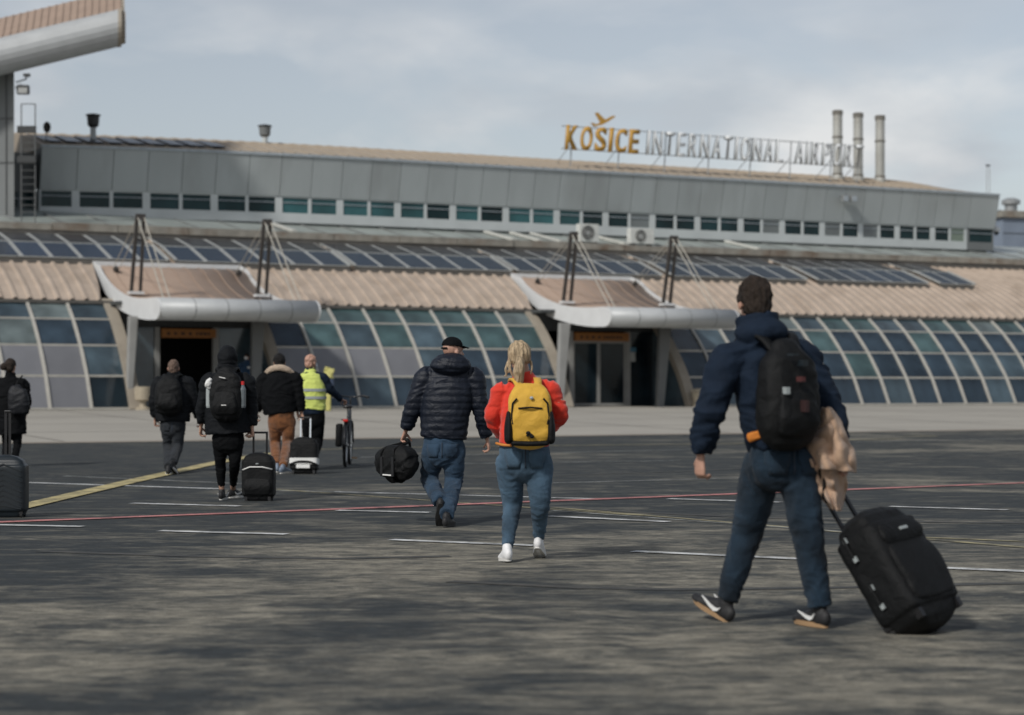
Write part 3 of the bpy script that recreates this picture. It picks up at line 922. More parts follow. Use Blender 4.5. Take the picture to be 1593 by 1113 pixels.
MB().bar((P0.x - 0.33, P0.y - 0.0, 6.2), (P0.x - 0.33, P0.y - 0.0, tz - .1), 0.03, 0.03).build('wall_joint', M['seam'], tw)
# bullnose beam running towards the apron
Ba, Bb = pix(-110, 115, 80.0), pix(193, 42, 81.5)
dirv = (Bb - Ba).normalized()
side = Vector((-dirv.y, dirv.x, 0)).normalized()       # away from the apron, over the roof
prof = []
for k_ in range(15):
    a = math.pi * (0.5 - k_ / 14 * 1.25)
    prof.append((-math.cos(a) * 0.72, math.sin(a) * 0.76))
prof2 = [(0.5, 0.76)] + prof + [(1.5, -0.40), (1.6, 0.40)]
def sweep(name, pr_, a, b, mat, smooth=True):
    n_ = len(pr_)
    V = [p + side * u + Vector((0, 0, v)) for p in (a, b) for u, v in pr_]
    return MB().add(V, [(i, (i+1) % n_, (i+1) % n_ + n_, i + n_) for i in range(n_)] + [tuple(range(n_)), tuple(range(2*n_-1, n_-1, -1))]).build(name, mat, tw, smooth=False)
sweep('bullnose', prof2, Ba, Bb - dirv * 0.25, M['nose'])
sweep('end_cap', [(u * 1.03, v * 1.03) for u, v in prof2], Bb - dirv * 0.25, Bb - dirv * 0.10, M['arch'])
sweep('end_cap', [(u * 0.86 + .06, v * 0.86 - .03) for u, v in prof2], Bb - dirv * 0.0999, Bb + dirv * 0.06, M['arch'])
sweep('roof_sheet', [(0.35, 0.70), (0.35, 0.80), (3.6, 2.25), (3.6, 2.05)], Ba, Bb - dirv * 0.1, M['canopy_roof'])
for k_ in range(26):
    t = (k_ + 0.5) / 26
    p = Ba.lerp(Bb, t)
    MB().bar(p + side * 0.4 + Vector((0, 0, 0.84)), p + side * 3.55 + Vector((0, 0, 2.24)), 0.06, 0.06).build('roof_rib', M['canopy_roof'], tw)
sweep('roof_verge', [(0.3, 0.65), (0.3, 0.90), (3.65, 2.36), (3.65, 2.05)], Bb - dirv * 0.1, Bb + dirv * 0.02, M['arch'])

# ------------------------------------------------------------------ things on the roofs
# roof sign: separate letters on a thin frame
sgn = empty('roof_sign', (0, Z0, 0), YAW)
tag(sgn, 'rooftop letters KOŠICE in orange and INTERNATIONAL AIRPORT in white on a frame', 'sign')
SB = 14.35
sg0, sg1, sg2, sg3 = s_at(877, SB), s_at(990, SB), s_at(1003, SB), s_at(1338, SB)
SZ = 12.52
LH = 1.17
def letter(ch, s0, wid, mat, bold):
    cu = bpy.data.curves.new('letter', 'FONT')
    cu.body = ch; cu.size = 1.0; cu.extrude = 0.0; cu.resolution_u = 4
    cu.offset = bold
    tmp = bpy.data.objects.new('tmp', cu)
    COL.objects.link(tmp)
    dg = bpy.context.evaluated_depsgraph_get()
    me = bpy.data.meshes.new_from_object(tmp.evaluated_get(dg))
    bpy.data.objects.remove(tmp)
    bpy.data.curves.remove(cu)
    n_ = len(me.vertices)
    co = np.empty(n_ * 3); me.vertices.foreach_get('co', co); co = co.reshape(-1, 3)
    x0, y0 = co[:, 0].min(), co[:, 1].min()
    w, h = np.ptp(co[:, 0]), np.ptp(co[:, 1])
    X = (co[:, 0] - x0) / w * wid
    Zz = (co[:, 1] - y0) / h * LH
    X = X + Zz * 0.10
    out = np.stack([X, np.zeros(n_), Zz], 1)
    me.vertices.foreach_set('co', out.ravel())
    me.name = 'letter'
    o = obj('letter', me, mat, sgn, (s0, SB - 0.12, SZ))
    md = o.modifiers.new('depth', 'SOLIDIFY'); md.thickness = 0.14; md.offset = 0
    me.materials.append(M['letter_back'])
    md.material_offset_rim = 1 if mat is M['letter_white'] else 0
    return o
wd = (sg1 - sg0)
rel = {'K': .16, 'O': .155, 'S': .15, 'I': .045, 'C': .15, 'E': .13}
x = sg0
gap = (wd - wd * sum(rel[c] for c in 'KOSICE')) / 5
for c in 'KOSICE':
    letter(c, x, wd * rel[c], M['letter_orange'], 0.02)
    if c == 'S': sx_plane = x
    x += wd * rel[c] + gap
txt = 'INTERNATIONAL AIRPORT'
units = [0.28 if c == 'I' else (0.7 if c == ' ' else (1.1 if c in 'NO' else 1.0)) for c in txt]
ug = 0.42
tot = sum(units) + ug * (len(txt) - 1)
x = sg2
for c, u_ in zip(txt, units):
    if c != ' ':
        letter(c, x, u_ / tot * (sg3 - sg2), M['letter_white'], 0.004)
    x += (u_ + ug) / tot * (sg3 - sg2)
# aircraft outline over the S
pl = [(-.62, .08), (-.50, .10), (-.34, .02), (-.06, .16), (-.38, .62), (-.24, .66), (.22, .30), (.62, .52), (.80, .56), (.78, .46), (.40, .22), (.02, .02), (-.16, -.02), (-.42, -.10)]
MB().prism([(p[0] * .92, p[1] * .92) for p in pl], (0, 0.1, 0), (sx_plane + 0.42, SB - 0.12, SZ + LH + 0.10), (1, 0, 0), (0, 0, 1)).build('aircraft_shape', M['letter_orange'], sgn)
for z in (SZ + 0.05, SZ + LH - 0.04):
    MB().tube([(sg0 - .1, SB + 0.02, z), (sg3 + .2, SB + 0.02, z)], 0.022, 6).build('frame_rail', M['steel'], sgn)
for xx in (888, 962, 1034, 1102, 1167, 1229, 1292, 1334):
    s_ = s_at(xx, SB)
    MB().tube([(s_, SB + 0.06, ZF1 + 0.30), (s_ + 0.12, SB + 0.06, SZ + LH)], 0.032, 6).build('frame_post', M['steel'], sgn)
    MB().tube([(s_ - .1, SB + 1.3, ZF1 + 0.55), (s_ + 0.05, SB + 0.10, SZ + .3)], 0.02, 6).build('frame_brace', M['steel'], sgn)

flue_x = [(1303, 172, 'leftmost'), (1335, 176, 'middle'), (1369, 180, 'rightmost')]
for xx, yt, wd_ in flue_x:
    b_ = 16.0
    s_ = s_at(xx, b_)
    z0_, z1_ = ZF1 + 0.45, z_at(xx, yt, b_)
    r_ = empty('chimney_flue', fw(s_, b_, z0_), YAW)
    tag(r_, wd_ + ' of the three tall metal flues on the terminal roof', 'chimney', 'metal flues on the roof')
    h = z1_ - z0_
    MB().lathe([(0.25, 0), (0.25, h - .12)], 18).build('pipe', M['flue'], r_, smooth=False)
    MB().lathe([(0.33, 0), (0.31, 0.35), (0.26, 0.45)], 18).build('collar', M['flue'], r_)
    for z in (0.45, h * 0.62, h - 0.25):
        MB().lathe([(0.252, z), (0.285, z + 0.02), (0.285, z + 0.09), (0.252, z + 0.11)], 18).build('band', M['flue_band'], r_)
    MB().lathe([(0.27, h - 0.12), (0.29, h - 0.04), (0.24, h)], 18).build('cap', M['flue_band'], r_)

def vent(xx, yt, yb, b_, label):
    s_ = s_at(xx, b_); z0_, z1_ = z_at(xx, yb, b_), z_at(xx, yt, b_)
    r_ = empty('roof_vent', fw(s_, b_, z0_ - 0.1))
    tag(r_, label, 'vent', 'mushroom vents on the roof')
    h = z1_ - z0_ + 0.1
    MB().lathe([(0.13, 0), (0.13, h * 0.52)], 14).build('stem', M['white_wall'], r_)
    MB().lathe([(0.14, h * .50), (0.25, h * 0.58), (0.28, h * 0.90), (0.24, h * 0.905)], 14).build('cowl', M['steel_dark'] if xx < 300 else M['tower'], r_)
    MB().lathe([(0.33, h * 0.92), (0.33, h * 0.96), (0.10, h)], 14).build('cap', M['steel_dark'], r_)
vent(145, 177, 217, 17.0, 'dark roof vent at the left above the roof solar panels')
vent(412, 194, 230, 18.5, 'lone grey roof vent near the middle of the beige roof edge')

def ac(x0, x1, y0, y1, label):
    b_ = 11.35
    xm = (x0 + x1) / 2
    s_ = s_at(xm, b_)
    z0_ = 7.86
    r_ = empty('air_conditioner', fw(s_, b_, z0_), YAW)
    tag(r_, label, 'air conditioner', 'outdoor units on the lean-to roof')
    w = s_at(x1, b_) - s_at(x0, b_)
    z1_ = z_at(xm, y0, b_) - z0_
    zb = 0.05
    MB().span(-w/2, w/2, -0.18, 0.18, zb, z1_).build('casing', M['ac'], r_, bevel=0.02)
    cz = (zb + z1_) / 2; rr = (z1_ - zb) * 0.42
    m_ = MB()
    m_.add([(w*-.08 + rr*math.cos(a), -0.186, cz + rr*math.sin(a)) for a in [2*math.pi*k/20 for k in range(20)]] + [(w*-.08 + rr*math.cos(a), -0.181, cz + rr*math.sin(a)) for a in [2*math.pi*k/20 for k in range(20)]],
           [tuple(range(20)), tuple(range(39, 19, -1))] + [(k, (k+1) % 20, 20+(k+1) % 20, 20+k) for k in range(20)])
    m_.build('fan_opening', M['steel_dark'], r_)
    m_ = MB()
    for rad in (0.45, 0.75, 1.0):
        m_.tube([(w*-.08 + rr*rad*math.cos(a), -0.20, cz + rr*rad*math.sin(a)) for a in [2*math.pi*k/18 for k in range(18)]], 0.010, 5, True)
    m_.build('fan_guard', M['ac'], r_)
    m_ = MB()
    m_.add([(w*-.08 + 0.10*math.cos(a), -0.195, cz + 0.10*math.sin(a)) for a in [2*math.pi*k/10 for k in range(10)]], [tuple(range(10))])
    m_.build('fan_hub', M['pv_frame'], r_)
    for d in (-w*.35, w*.35):
        MB().span(d - .04, d + .04, -0.2, 0.2, -0.12, zb).build('foot', M['steel_dark'], r_)
ac(899, 929, 349, 379, 'white outdoor unit on the lean-to roof behind the left mast of the right canopy')
ac(978, 1015, 356, 384, 'white outdoor unit on the lean-to roof between the two masts of the right canopy')

dish = empty('satellite_dish', fw(s_at(72, 17.5), 17.5, ZF1 + 0.5), YAW)
tag(dish, 'small dark satellite dish on the roof edge beside the tower wing', 'satellite dish')
MB().tube([(0, 0, -0.1), (0, 0, 0.55)], 0.02, 6).build('pole', M['steel_dark'], dish)
m_ = MB(); V = [(0, -0.05, 0.6)]
for k in range(14):
    a = 2*math.pi*k/14; V.append((0.16*math.cos(a), -0.12 - 0.04*math.cos(a), 0.6 + 0.25*math.sin(a)))
m_.add(V, [(0, k + 1, (k + 1) % 14 + 1) for k in range(14)])
m_.build('reflector', M['mast'], dish).modifiers.new('t', 'SOLIDIFY').thickness = 0.03

fl = empty('flood_light', pix(36, 140, 80.0))
tag(fl, 'flood light and camera on a bracket high on the tower wing', 'lamp')
MB().box((0, 0, 0), (0.48, 0.3, 0.36)).build('lamp_head', M['steel_dark'], fl, bevel=0.03)
MB().box((0.02, -0.16, -0.05), (0.36, 0.02, 0.22)).build('lens', M['pv_frame'], fl)
MB().bar((-0.55, 1.0, 0.22), (-0.1, 0.05, 0.22), 0.05, 0.05).build('bracket', M['steel_dark'], fl)
MB().tube([(-0.5, 0.9, 0.44), (0.1, 0, 0.42), (0.16, -.02, 0.52)], 0.03, 6).build('camera_arm', M['steel_dark'], fl)
MB().box((0.16, -0.05, 0.58), (0.26, 0.14, 0.12)).build('camera_head', M['steel_dark'], fl)

ld = empty('roof_ladder', pix(44, 345, 80.2))
tag(ld, 'thin steel ladder frame beside the tower wing reaching above the roof', 'ladder')
zt = pix(44, 162, 80.2).z - ld.location.z
for dx in (-0.28, 0.28):
    MB().tube([(dx, 0, -0.3), (dx, 0, zt)], 0.028, 6).build('stile', M['column_dark'], ld)
for k in range(12):
    MB().tube([(-0.27, 0, 0.1 + k * 0.28), (0.27, 0, 0.1 + k * 0.28)], 0.014, 6).build('rung', M['column_dark'], ld)
MB().tube([(-0.28, 0, zt), (0.28, 0, zt)], 0.02, 6).build('rung', M['column_dark'], ld)
for z in (2.2, 1.0):
    MB().box((-0.05, -.05, z + 1.5), (0.75, 0.12, 0.28)).build('junction_box', M['steel_dark'], ld)

hl = empty('facade_lights', fw(s_at(1321, 13.3), 13.3, 10.8), YAW)
tag(hl, 'pair of square flood lights mounted on the grey fascia below the flues', 'lamp')
for dx in (-0.26, 0.26):
    h_ = MB().box((dx, 0, 0), (0.36, 0.22, 0.36)).build('lamp_head', M['steel'], hl, bevel=0.02)
    MB().box((dx, -0.115, -0.02), (0.28, 0.012, 0.26)).build('lens', M['trim'], h_)
MB().box((0, 0.2, 0.1), (0.7, 0.2, 0.06)).build('bracket', M['steel_dark'], hl)

an = empty('roof_antenna', fw(s_at(1537, 17), 17, ZF1 + 0.1), YAW)
tag(an, 'thin two-legged antenna frame at the right end of the terminal roof', 'antenna')
zt = z_at(1537, 256, 17) - ZF1 - 0.1
MB().tube([(-0.09, 0, 0), (-0.09, 0, zt), (0.12, 0, zt - 0.22), (0.12, 0, 0)], 0.02, 6).build('mast', M['column'], an)
MB().box((0, 0, zt - 0.06), (0.26, 0.08, 0.08)).build('head', M['steel_dark'], an)

# bluish building beyond the right end
rb = empty('plant_building', pix(1600, 420, 132), R(20))
tag(rb, 'bluish flat-roofed building with a round vent beyond the right end of the terminal', 'building')
zz = pix(1590, 340, 132).z - rb.location.z
MB().span(-2.0, 14, 0, 10, -8, zz).build('wall', M['bluish_wall'], rb)
MB().span(-2.2, 14, -0.2, 10, zz + 0.01, zz + 0.45).build('roof_edge', M['rust'], rb)
for dz in (1.0, 2.4):
    MB().span(-2.0, 14, -0.03, -0.005, zz - dz - .04, zz - dz).build('cladding_joint', M['seam'], rb)
MB().lathe([(0.42, zz + .45), (0.42, zz + 1.0), (0.62, zz + 1.05), (0.62, zz + 1.3), (0.3, zz + 1.45)], 14, (-0.35, 1.5, 0)).build('roof_vent', M['steel'], rb)
pl_ = empty('security_camera', fw(S_R + 0.35, 14.4, 9.6), YAW)
tag(pl_, 'white dome camera on a bracket at the right end wall of the terminal', 'camera')
MB().bar((-0.3, 0, 0.05), (0.15, 0, 0.15), 0.06, 0.06).build('bracket', M['white_metal'], pl_)
MB().lathe([(0.10, -0.05), (0.20, -0.02), (0.20, 0.14), (0.08, 0.26)], 12, (0.15, 0, 0)).build('housing', M['white_metal'], pl_)
MB().lathe([(0.03, -0.24), (0.12, -0.16), (0.14, -0.06)], 12, (0.15, 0, 0)).build('dome', M['steel_dark'], pl_)
MB().tube([(0.05, 0, 0.2), (0.05, 0, 1.0), (0.45, 0, 1.15)], 0.03, 6).build('cable_pipe', M['steel'], pl_)

# things on the pavement by the doors
def ground_z(s, b):
    return BASE - 0.004 if b > -0.6 else BASE - 0.004 + (0.30 - BASE + 0.004) * (-0.6 - b) / 7.4
pot = empty('waste_bin', fw(s_at(222, -0.3), -0.3, BASE - 0.004))
tag(pot, 'cream round bin on a short foot left of the open entrance', 'bin')
MB().lathe([(0.26, 0), (0.26, 0.06), (0.12, 0.12), (0.10, 0.30)], 16).build('foot', M['pot'], pot)
MB().lathe([(0.14, 0.30), (0.27, 0.36), (0.30, 0.80), (0.25, 0.82)], 16).build('bowl', M['pot'], pot)
MB().lathe([(0.24, 0.825), (0.10, 0.84)], 16).build('opening', M['dark'], pot)
pb = empty('waste_bin', fw(s_at(1086, -0.25), -0.25, BASE - 0.004))
tag(pb, 'beige bin standing against the glass right of the right canopy', 'bin')
MB().lathe([(0.24, 0), (0.24, 0.08), (0.20, 0.12), (0.26, 0.55), (0.28, 0.58)], 16).build('bowl', M['pot'], pb)
MB().lathe([(0.30, 0.60), (0.30, 0.66), (0.12, 0.74)], 16).build('lid', M['pot'], pb)
yb = empty('service_cart', fw(s_at(508, -3.0), -3.0, ground_z(0, -3.0)))
tag(yb, 'yellow service cart with a bulging yellow sack behind the bicycle', 'cart')
MB().span(-0.25, 0.15, -0.15, 0.15, 0.0, 0.60).build('base', M['yellow'], yb, bevel=0.03)
MB().span(-0.30, 0.25, -0.12, 0.12, 0.76, 1.15).build('panel', pm('navy_board', (0.02, 0.035, 0.07), 0.5), yb)
MB().tube([(0.1, 0, 0.7), (0.1, 0, 1.5)], 0.03, 8).build('post', M['column_dark'], yb)

# ------------------------------------------------------------------ soft shapes
def crom(P, k):
    """Catmull-Rom through rows of an array"""
    P = np.asarray(P, float)
    out = []
    n = len(P)
    for i in range(n - 1):
        p0 = P[i-1] if i else 2*P[0]-P[1]
        p3 = P[i+2] if i+2 < n else 2*P[-1]-P[-2]
        for j in range(k):
            t = j / k
            out.append(0.5*((2*P[i])+(P[i+1]-p0)*t+(2*p0-5*P[i]+4*P[i+1]-p3)*t*t+(3*P[i]-p0-3*P[i+1]+p3)*t**3))
    out.append(P[-1])
    return np.array(out)

def limb(mb, pts, radii, side=(1, 0, 0), n=16, k=5, cap=True, sq=2.0, flat=(False, False)):
    """tapered tube; radii are r or (rx, ry), rx along `side`"""
    rr = [(r, r) if not hasattr(r, '__len__') else r for r in radii]
    A = crom([[*p, *r] for p, r in zip(pts, rr)], k)
    if len(pts) == 2: A = np.array([A[0] + (A[-1]-A[0])*t for t in np.linspace(0, 1, k+1)])
    P = [Vector(a[:3]) for a in A]; RX = [max(a[3], .002) for a in A]; RY = [max(a[4], .002) for a in A]
    m = len(P)
    rings = []
    side = Vector(side).normalized()
    def ring(p, t, rx, ry):
        x = side - t * side.dot(t)
        if x.length < 0.05: x = Vector((0, 1, 0)) - t * t.y
        x.normalize(); y = t.cross(x)
        R_ = []
        for q in range(n):
            a = 2*math.pi*q/n; c, s_ = math.cos(a), math.sin(a)
            if sq != 2.0:
                c = math.copysign(abs(c)**(2/sq), c); s_ = math.copysign(abs(s_)**(2/sq), s_)
            R_.append(p + x*(c*rx) + y*(s_*ry))
        return R_
    T = [(P[min(i+1, m-1)] - P[max(i-1, 0)]).normalized() for i in range(m)]
    if cap and not flat[0]:
        for a in (80, 55, 28):
            rm = min(RX[0], RY[0])
            rings.append(ring(P[0] - T[0]*rm*math.sin(R(a)), T[0], RX[0]*math.cos(R(a)), RY[0]*math.cos(R(a))))
    for i in range(m): rings.append(ring(P[i], T[i], RX[i], RY[i]))
    if cap and not flat[1]:
        for a in (28, 55, 80):
            rm = min(RX[-1], RY[-1])
            rings.append(ring(P[-1] + T[-1]*rm*math.sin(R(a)), T[-1], RX[-1]*math.cos(R(a)), RY[-1]*math.cos(R(a))))
    V = [q for g_ in rings for q in g_]
    Fc = []
    for i in range(len(rings)-1):
        for q in range(n):
            q2 = (q+1) % n
            Fc.append((i*n+q, i*n+q2, (i+1)*n+q2, (i+1)*n+q))
    Fc.append(tuple(range(n-1, -1, -1))); Fc.append(tuple((len(rings)-1)*n+q for q in range(n)))
    mb.add(V, Fc)
    return mb

def ball(mb, c, r, n=14, m=9, rot=None):
    c = Vector(c)
    if not hasattr(r, '__len__'): r = (r, r, r)
    V = []
    for i in range(m):
        th = math.pi*(i+.5)/m
        for q in range(n):
            a = 2*math.pi*q/n
            p = Vector((r[0]*math.sin(th)*math.cos(a), r[1]*math.sin(th)*math.sin(a), r[2]*math.cos(th)))
            V.append(c + (rot @ p if rot is not None else p))
    Fc = [(i*n+q, (i+1)*n+q, (i+1)*n+(q+1) % n, i*n+(q+1) % n) for i in range(m-1) for q in range(n)]
    Fc += [tuple(range(n)), tuple((m-1)*n+q for q in range(n-1, -1, -1))]
    mb.add(V, Fc)
    return mb

def fuse(mb, voxel, smooth=4, disp=None, name='soft'):
    """fuses overlapping closed shapes into one continuous surface"""
    me = mb.mesh('tmp')
    fix_normals(me)
    o = bpy.data.objects.new('tmp', me); COL.objects.link(o)
    rm = o.modifiers.new('r', 'REMESH'); rm.mode = 'VOXEL'; rm.voxel_size = voxel; rm.adaptivity = 0
    if smooth:
        sm = o.modifiers.new('s', 'SMOOTH'); sm.factor = 0.5; sm.iterations = smooth
    dg = bpy.context.evaluated_depsgraph_get()
    out = bpy.data.meshes.new_from_object(o.evaluated_get(dg))
    bpy.data.objects.remove(o); bpy.data.meshes.remove(me)
    if disp is not None:
        n = len(out.vertices)
        co = np.empty(n*3); out.vertices.foreach_get('co', co)
        no = np.empty(n*3); out.vertices.foreach_get('normal', no)
        co = co.reshape(-1, 3); no = no.reshape(-1, 3)
        d = np.array([disp(Vector(c)) for c in co])
        co = co + no * d[:, None]
        out.vertices.foreach_set('co', co.ravel())
        out.update()
    out.name = name
    out.shade_smooth()
    out['n_ok'] = 1
    return out

def folds(amp, fx, fz, seed=0, fine=0.0):
    o = Vector((seed * 3.7, seed * 1.9, seed * 5.3))
    def f(p):
        q = Vector((p.x*fx, p.y*fx, p.z*fz)) + o
        w = noise.noise(q * 0.5) * 1.2
        v = noise.noise(Vector((q.x + w, q.y + w, q.z + w * 1.5)))
        r = (1 - abs(v) * 2.2)
        d = amp * (r - 0.5)
        if fine: d += fine * noise.noise(q * 3.1)
        return d
    return f
def quilt(pitch, amp, base, z0=0.0):
    def f(p):
        t = (p.z - z0) / pitch
        return amp * (abs(math.sin(math.pi * t)) ** 0.5 - 0.6) + base(p)
    return f

# ------------------------------------------------------------------ people
M['skin'] = pm('skin', (0.40, 0.235, 0.165), 0.5, 0.08, 12, 0.15, 200)
M['skin2'] = pm('skin_ruddy', (0.42, 0.24, 0.175), 0.5, 0.10, 10, 0.15, 200)
def cloth(name, col, **k):
    a = dict(rough=0.85, var=0.16, scale=9.0, bump=0.35, bscale=420.0, sheen=0.25, spec=0.25, wrinkle=0.3); a.update(k)
    return pm(name, col, **a)
M['navy_knit'] = cloth('navy_fleece', (0.005, 0.0125, 0.027), sheen=0.0)
M['navy_puffer'] = cloth('navy_puffer_nylon', (0.006, 0.009, 0.017), rough=0.5, spec=0.3, sheen=0.0, bump=0.2)
M['red_jacket'] = cloth('red_softshell', (0.62, 0.035, 0.016), rough=0.7, var=0.10)
M['black_cloth'] = cloth('black_cloth', (0.0045, 0.005, 0.006), sheen=0.0, spec=0.12)
M['black_jacket'] = cloth('black_jacket', (0.006, 0.0072, 0.009), rough=0.7, sheen=0.0, spec=0.15)
M['leggings'] = cloth('black_leggings', (0.0035, 0.004, 0.0048), sheen=0.0, spec=0.12)
M['jeans_dark'] = cloth('dark_jeans', (0.011, 0.024, 0.040), var=0.7, scale=3.5, bump=0.5, bscale=600, sheen=0.05)
M['jeans_mid'] = cloth('blue_jeans', (0.026, 0.052, 0.088), var=0.45, scale=4.0, bump=0.5, bscale=600, sheen=0.05)
M['jeans_light'] = cloth('grey_blue_jeans', (0.055, 0.098, 0.145), var=0.55, scale=4.0, bump=0.5, bscale=600, sheen=0.05)
M['jeans_black'] = cloth('charcoal_jeans', (0.018, 0.021, 0.025), var=0.4, scale=4.0, sheen=0.05)
M['rust_trousers'] = cloth('rust_camo_trousers', (0.17, 0.065, 0.022), var=0.6, scale=7.0, dirt=(0.02, 0.014, 0.009, 0.9), dscale=7.0)
M['shearling'] = cloth('cream_shearling', (0.42, 0.33, 0.25), bump=0.8, bscale=120)
M['hivis'] = cloth('hi_vis_yellow', (0.58, 0.66, 0.16), rough=0.7, var=0.06)
M['reflective'] = pm('reflective_tape', (0.30, 0.33, 0.33), 0.35, 0.05)
M['mask'] = cloth('face_mask', (0.60, 0.62, 0.63), var=0.05)
M['hair_dark'] = cloth('dark_brown_hair', (0.026, 0.018, 0.013), rough=0.55, var=0.4, scale=40, bump=0.9, bscale=260, stretch=(1, 1, .25), sheen=0)
M['hair_black'] = cloth('black_hair', (0.008, 0.007, 0.0065), rough=0.5, var=0.4, scale=40, bump=0.9, bscale=260, sheen=0)
M['hair_blonde'] = cloth('blonde_hair', (0.44, 0.335, 0.215), rough=0.5, var=0.5, scale=45, bump=1.0, bscale=240, stretch=(1.6, 1.6, .2), sheen=0)
M['hair_grey'] = cloth('cropped_grey_hair', (0.13, 0.088, 0.068), rough=0.7, var=0.3, scale=30, sheen=0)
M['shoe_black'] = pm('black_shoe', (0.011, 0.011, 0.012), 0.6, 0.2, 20, 0.3, 300)
M['shoe_white'] = pm('white_leather', (0.72, 0.72, 0.72), 0.5, 0.06, 10, 0.2, 200)
M['sole_gum'] = pm('gum_sole', (0.30, 0.19, 0.10), 0.7)
M['sole_white'] = pm('white_sole', (0.62, 0.61, 0.58), 0.6)
M['sole_black'] = pm('black_sole', (0.02, 0.02, 0.02), 0.75)
M['shoe_grey'] = pm('grey_blue_shoe', (0.16, 0.20, 0.26), 0.6, 0.3, 25)
M['white_print'] = pm('white_print', (0.66, 0.66, 0.64), 0.5, 0.03)
M['bag_black'] = cloth('black_nylon', (0.0055, 0.006, 0.0065), rough=0.6, sheen=0.0, spec=0.2)
M['bag_yellow'] = cloth('yellow_nylon', (0.60, 0.35, 0.045), rough=0.6, sheen=0.1, var=0.08)
M['black_plastic'] = pm('black_plastic', (0.010, 0.010, 0.011), 0.4, 0.1)
M['shell_navy'] = pm('blue_grey_shell', (0.008, 0.013, 0.017), 0.38, 0.12, 6, 0.1, 300)
M['coat_beige'] = cloth('beige_coat', (0.40, 0.27, 0.185), var=0.15, scale=6)
M['orange_shirt'] = cloth('orange_shirt', (0.50, 0.17, 0.03), sheen=0)
M['rubber'] = pm('rubber', (0.012, 0.012, 0.012), 0.8)
M['alu_bar'] = pm('aluminium_bar', (0.62, 0.65, 0.67), 0.3, 0.05, metal=0.5)

def head_shape(mb, c, fwd, h=0.235, jaw=True):
    """skull with jaw, ears, brow, nose; c = centre, fwd = facing"""
    f = Vector(fwd).normalized(); up = Vector((0, 0, 1)); r = f.cross(up).normalized()
    up = r.cross(f)
    Rm = Matrix((r, f, up)).transposed()
    k = h / 0.235
    W = lambda x, y, z: Vector(c) + Rm @ Vector((x*k, y*k, z*k))
    ball(mb, W(0, -0.012, 0.028), (0.078*k, 0.098*k, 0.090*k), rot=Rm)
    ball(mb, W(0, 0.022, -0.035), (0.062*k, 0.070*k, 0.078*k), rot=Rm)
    ball(mb, W(0, 0.055, -0.085), (0.036*k, 0.032*k, 0.028*k), rot=Rm)
    ball(mb, W(0, 0.078, 0.022), (0.055*k, 0.016*k, 0.014*k), rot=Rm)
    limb(mb, [W(0, 0.085, 0.012), W(0, 0.108, -0.028)], [0.009*k, 0.015*k], r)
    ball(mb, W(0, 0.086, -0.060), (0.024*k, 0.010*k, 0.009*k), rot=Rm)
    for s_ in (-1, 1):
        ball(mb, W(0.079*s_, -0.008, -0.012), (0.012*k, 0.020*k, 0.033*k), rot=Rm)
    return W, Rm, k

def hand_shape(mb, wrist, d, palm_n, side, curl=30, size=1.0):
    """palm, four fingers, thumb. d: towards the fingers; palm_n: the way the palm faces; side: towards the thumb"""
    d = Vector(d).normalized(); p = Vector(palm_n); p = (p - d*p.dot(d)).normalized(); s_ = Vector(side); s_ = (s_ - d*s_.dot(d) - p*s_.dot(p)).normalized()
    w = Vector(wrist); k = size
    limb(mb, [w - d*0.03, w + d*0.02*k, w + d*0.06*k, w + d*0.088*k], [(0.026*k, 0.020*k), (0.030*k, 0.018*k), (0.040*k, 0.017*k), (0.040*k, 0.014*k)], s_, 12, 3)
    for i, ln in enumerate((0.072, 0.082, 0.076, 0.060)):
        off = (0.030 - 0.020*i)*k
        q = w + d*0.085*k + s_*off
        pts = [q]; dd = d.copy()
        for j, fr in enumerate((0.45, 0.32, 0.23)):
            a = R(curl*(0.8 if j == 0 else 1.1) + 4*i)
            axis = d.cross(p)
            dd = (Matrix.Rotation(-a, 3, p.cross(d)) @ dd) if False else (dd*math.cos(a) + (p - dd*p.dot(dd)).normalized()*math.sin(a) if (p - dd*p.dot(dd)).length > 0.1 else (dd*math.cos(a) - d*math.sin(a))).normalized()
            q = q + dd*ln*fr*k; pts.append(q)
        limb(mb, pts, [0.0095*k, 0.009*k, 0.0085*k, 0.0072*k], s_, 8, 3)
    t0 = w + d*0.028*k + s_*0.024*k
    dirs = (s_*0.75 + d*0.6 + p*0.35).normalized(), (s_*0.25 + d*0.9 + p*(0.35 + curl/80)).normalized()
    limb(mb, [t0 - dirs[0]*0.01, t0 + dirs[0]*0.036*k, t0 + dirs[0]*0.036*k + dirs[1]*0.034*k, t0 + dirs[0]*0.036*k + dirs[1]*0.056*k], [0.014*k, 0.012*k, 0.010*k, 0.008*k], p, 8, 3)

def join_meshes(meshes, name):
    import bmesh
    bm = bmesh.new()
    for m_ in meshes: bm.from_mesh(m_)
    out = bpy.data.meshes.new(name)
    bm.to_mesh(out); bm.free()
    for m_ in meshes: bpy.data.meshes.remove(m_)
    out.shade_smooth(); out['n_ok'] = 1
    return out

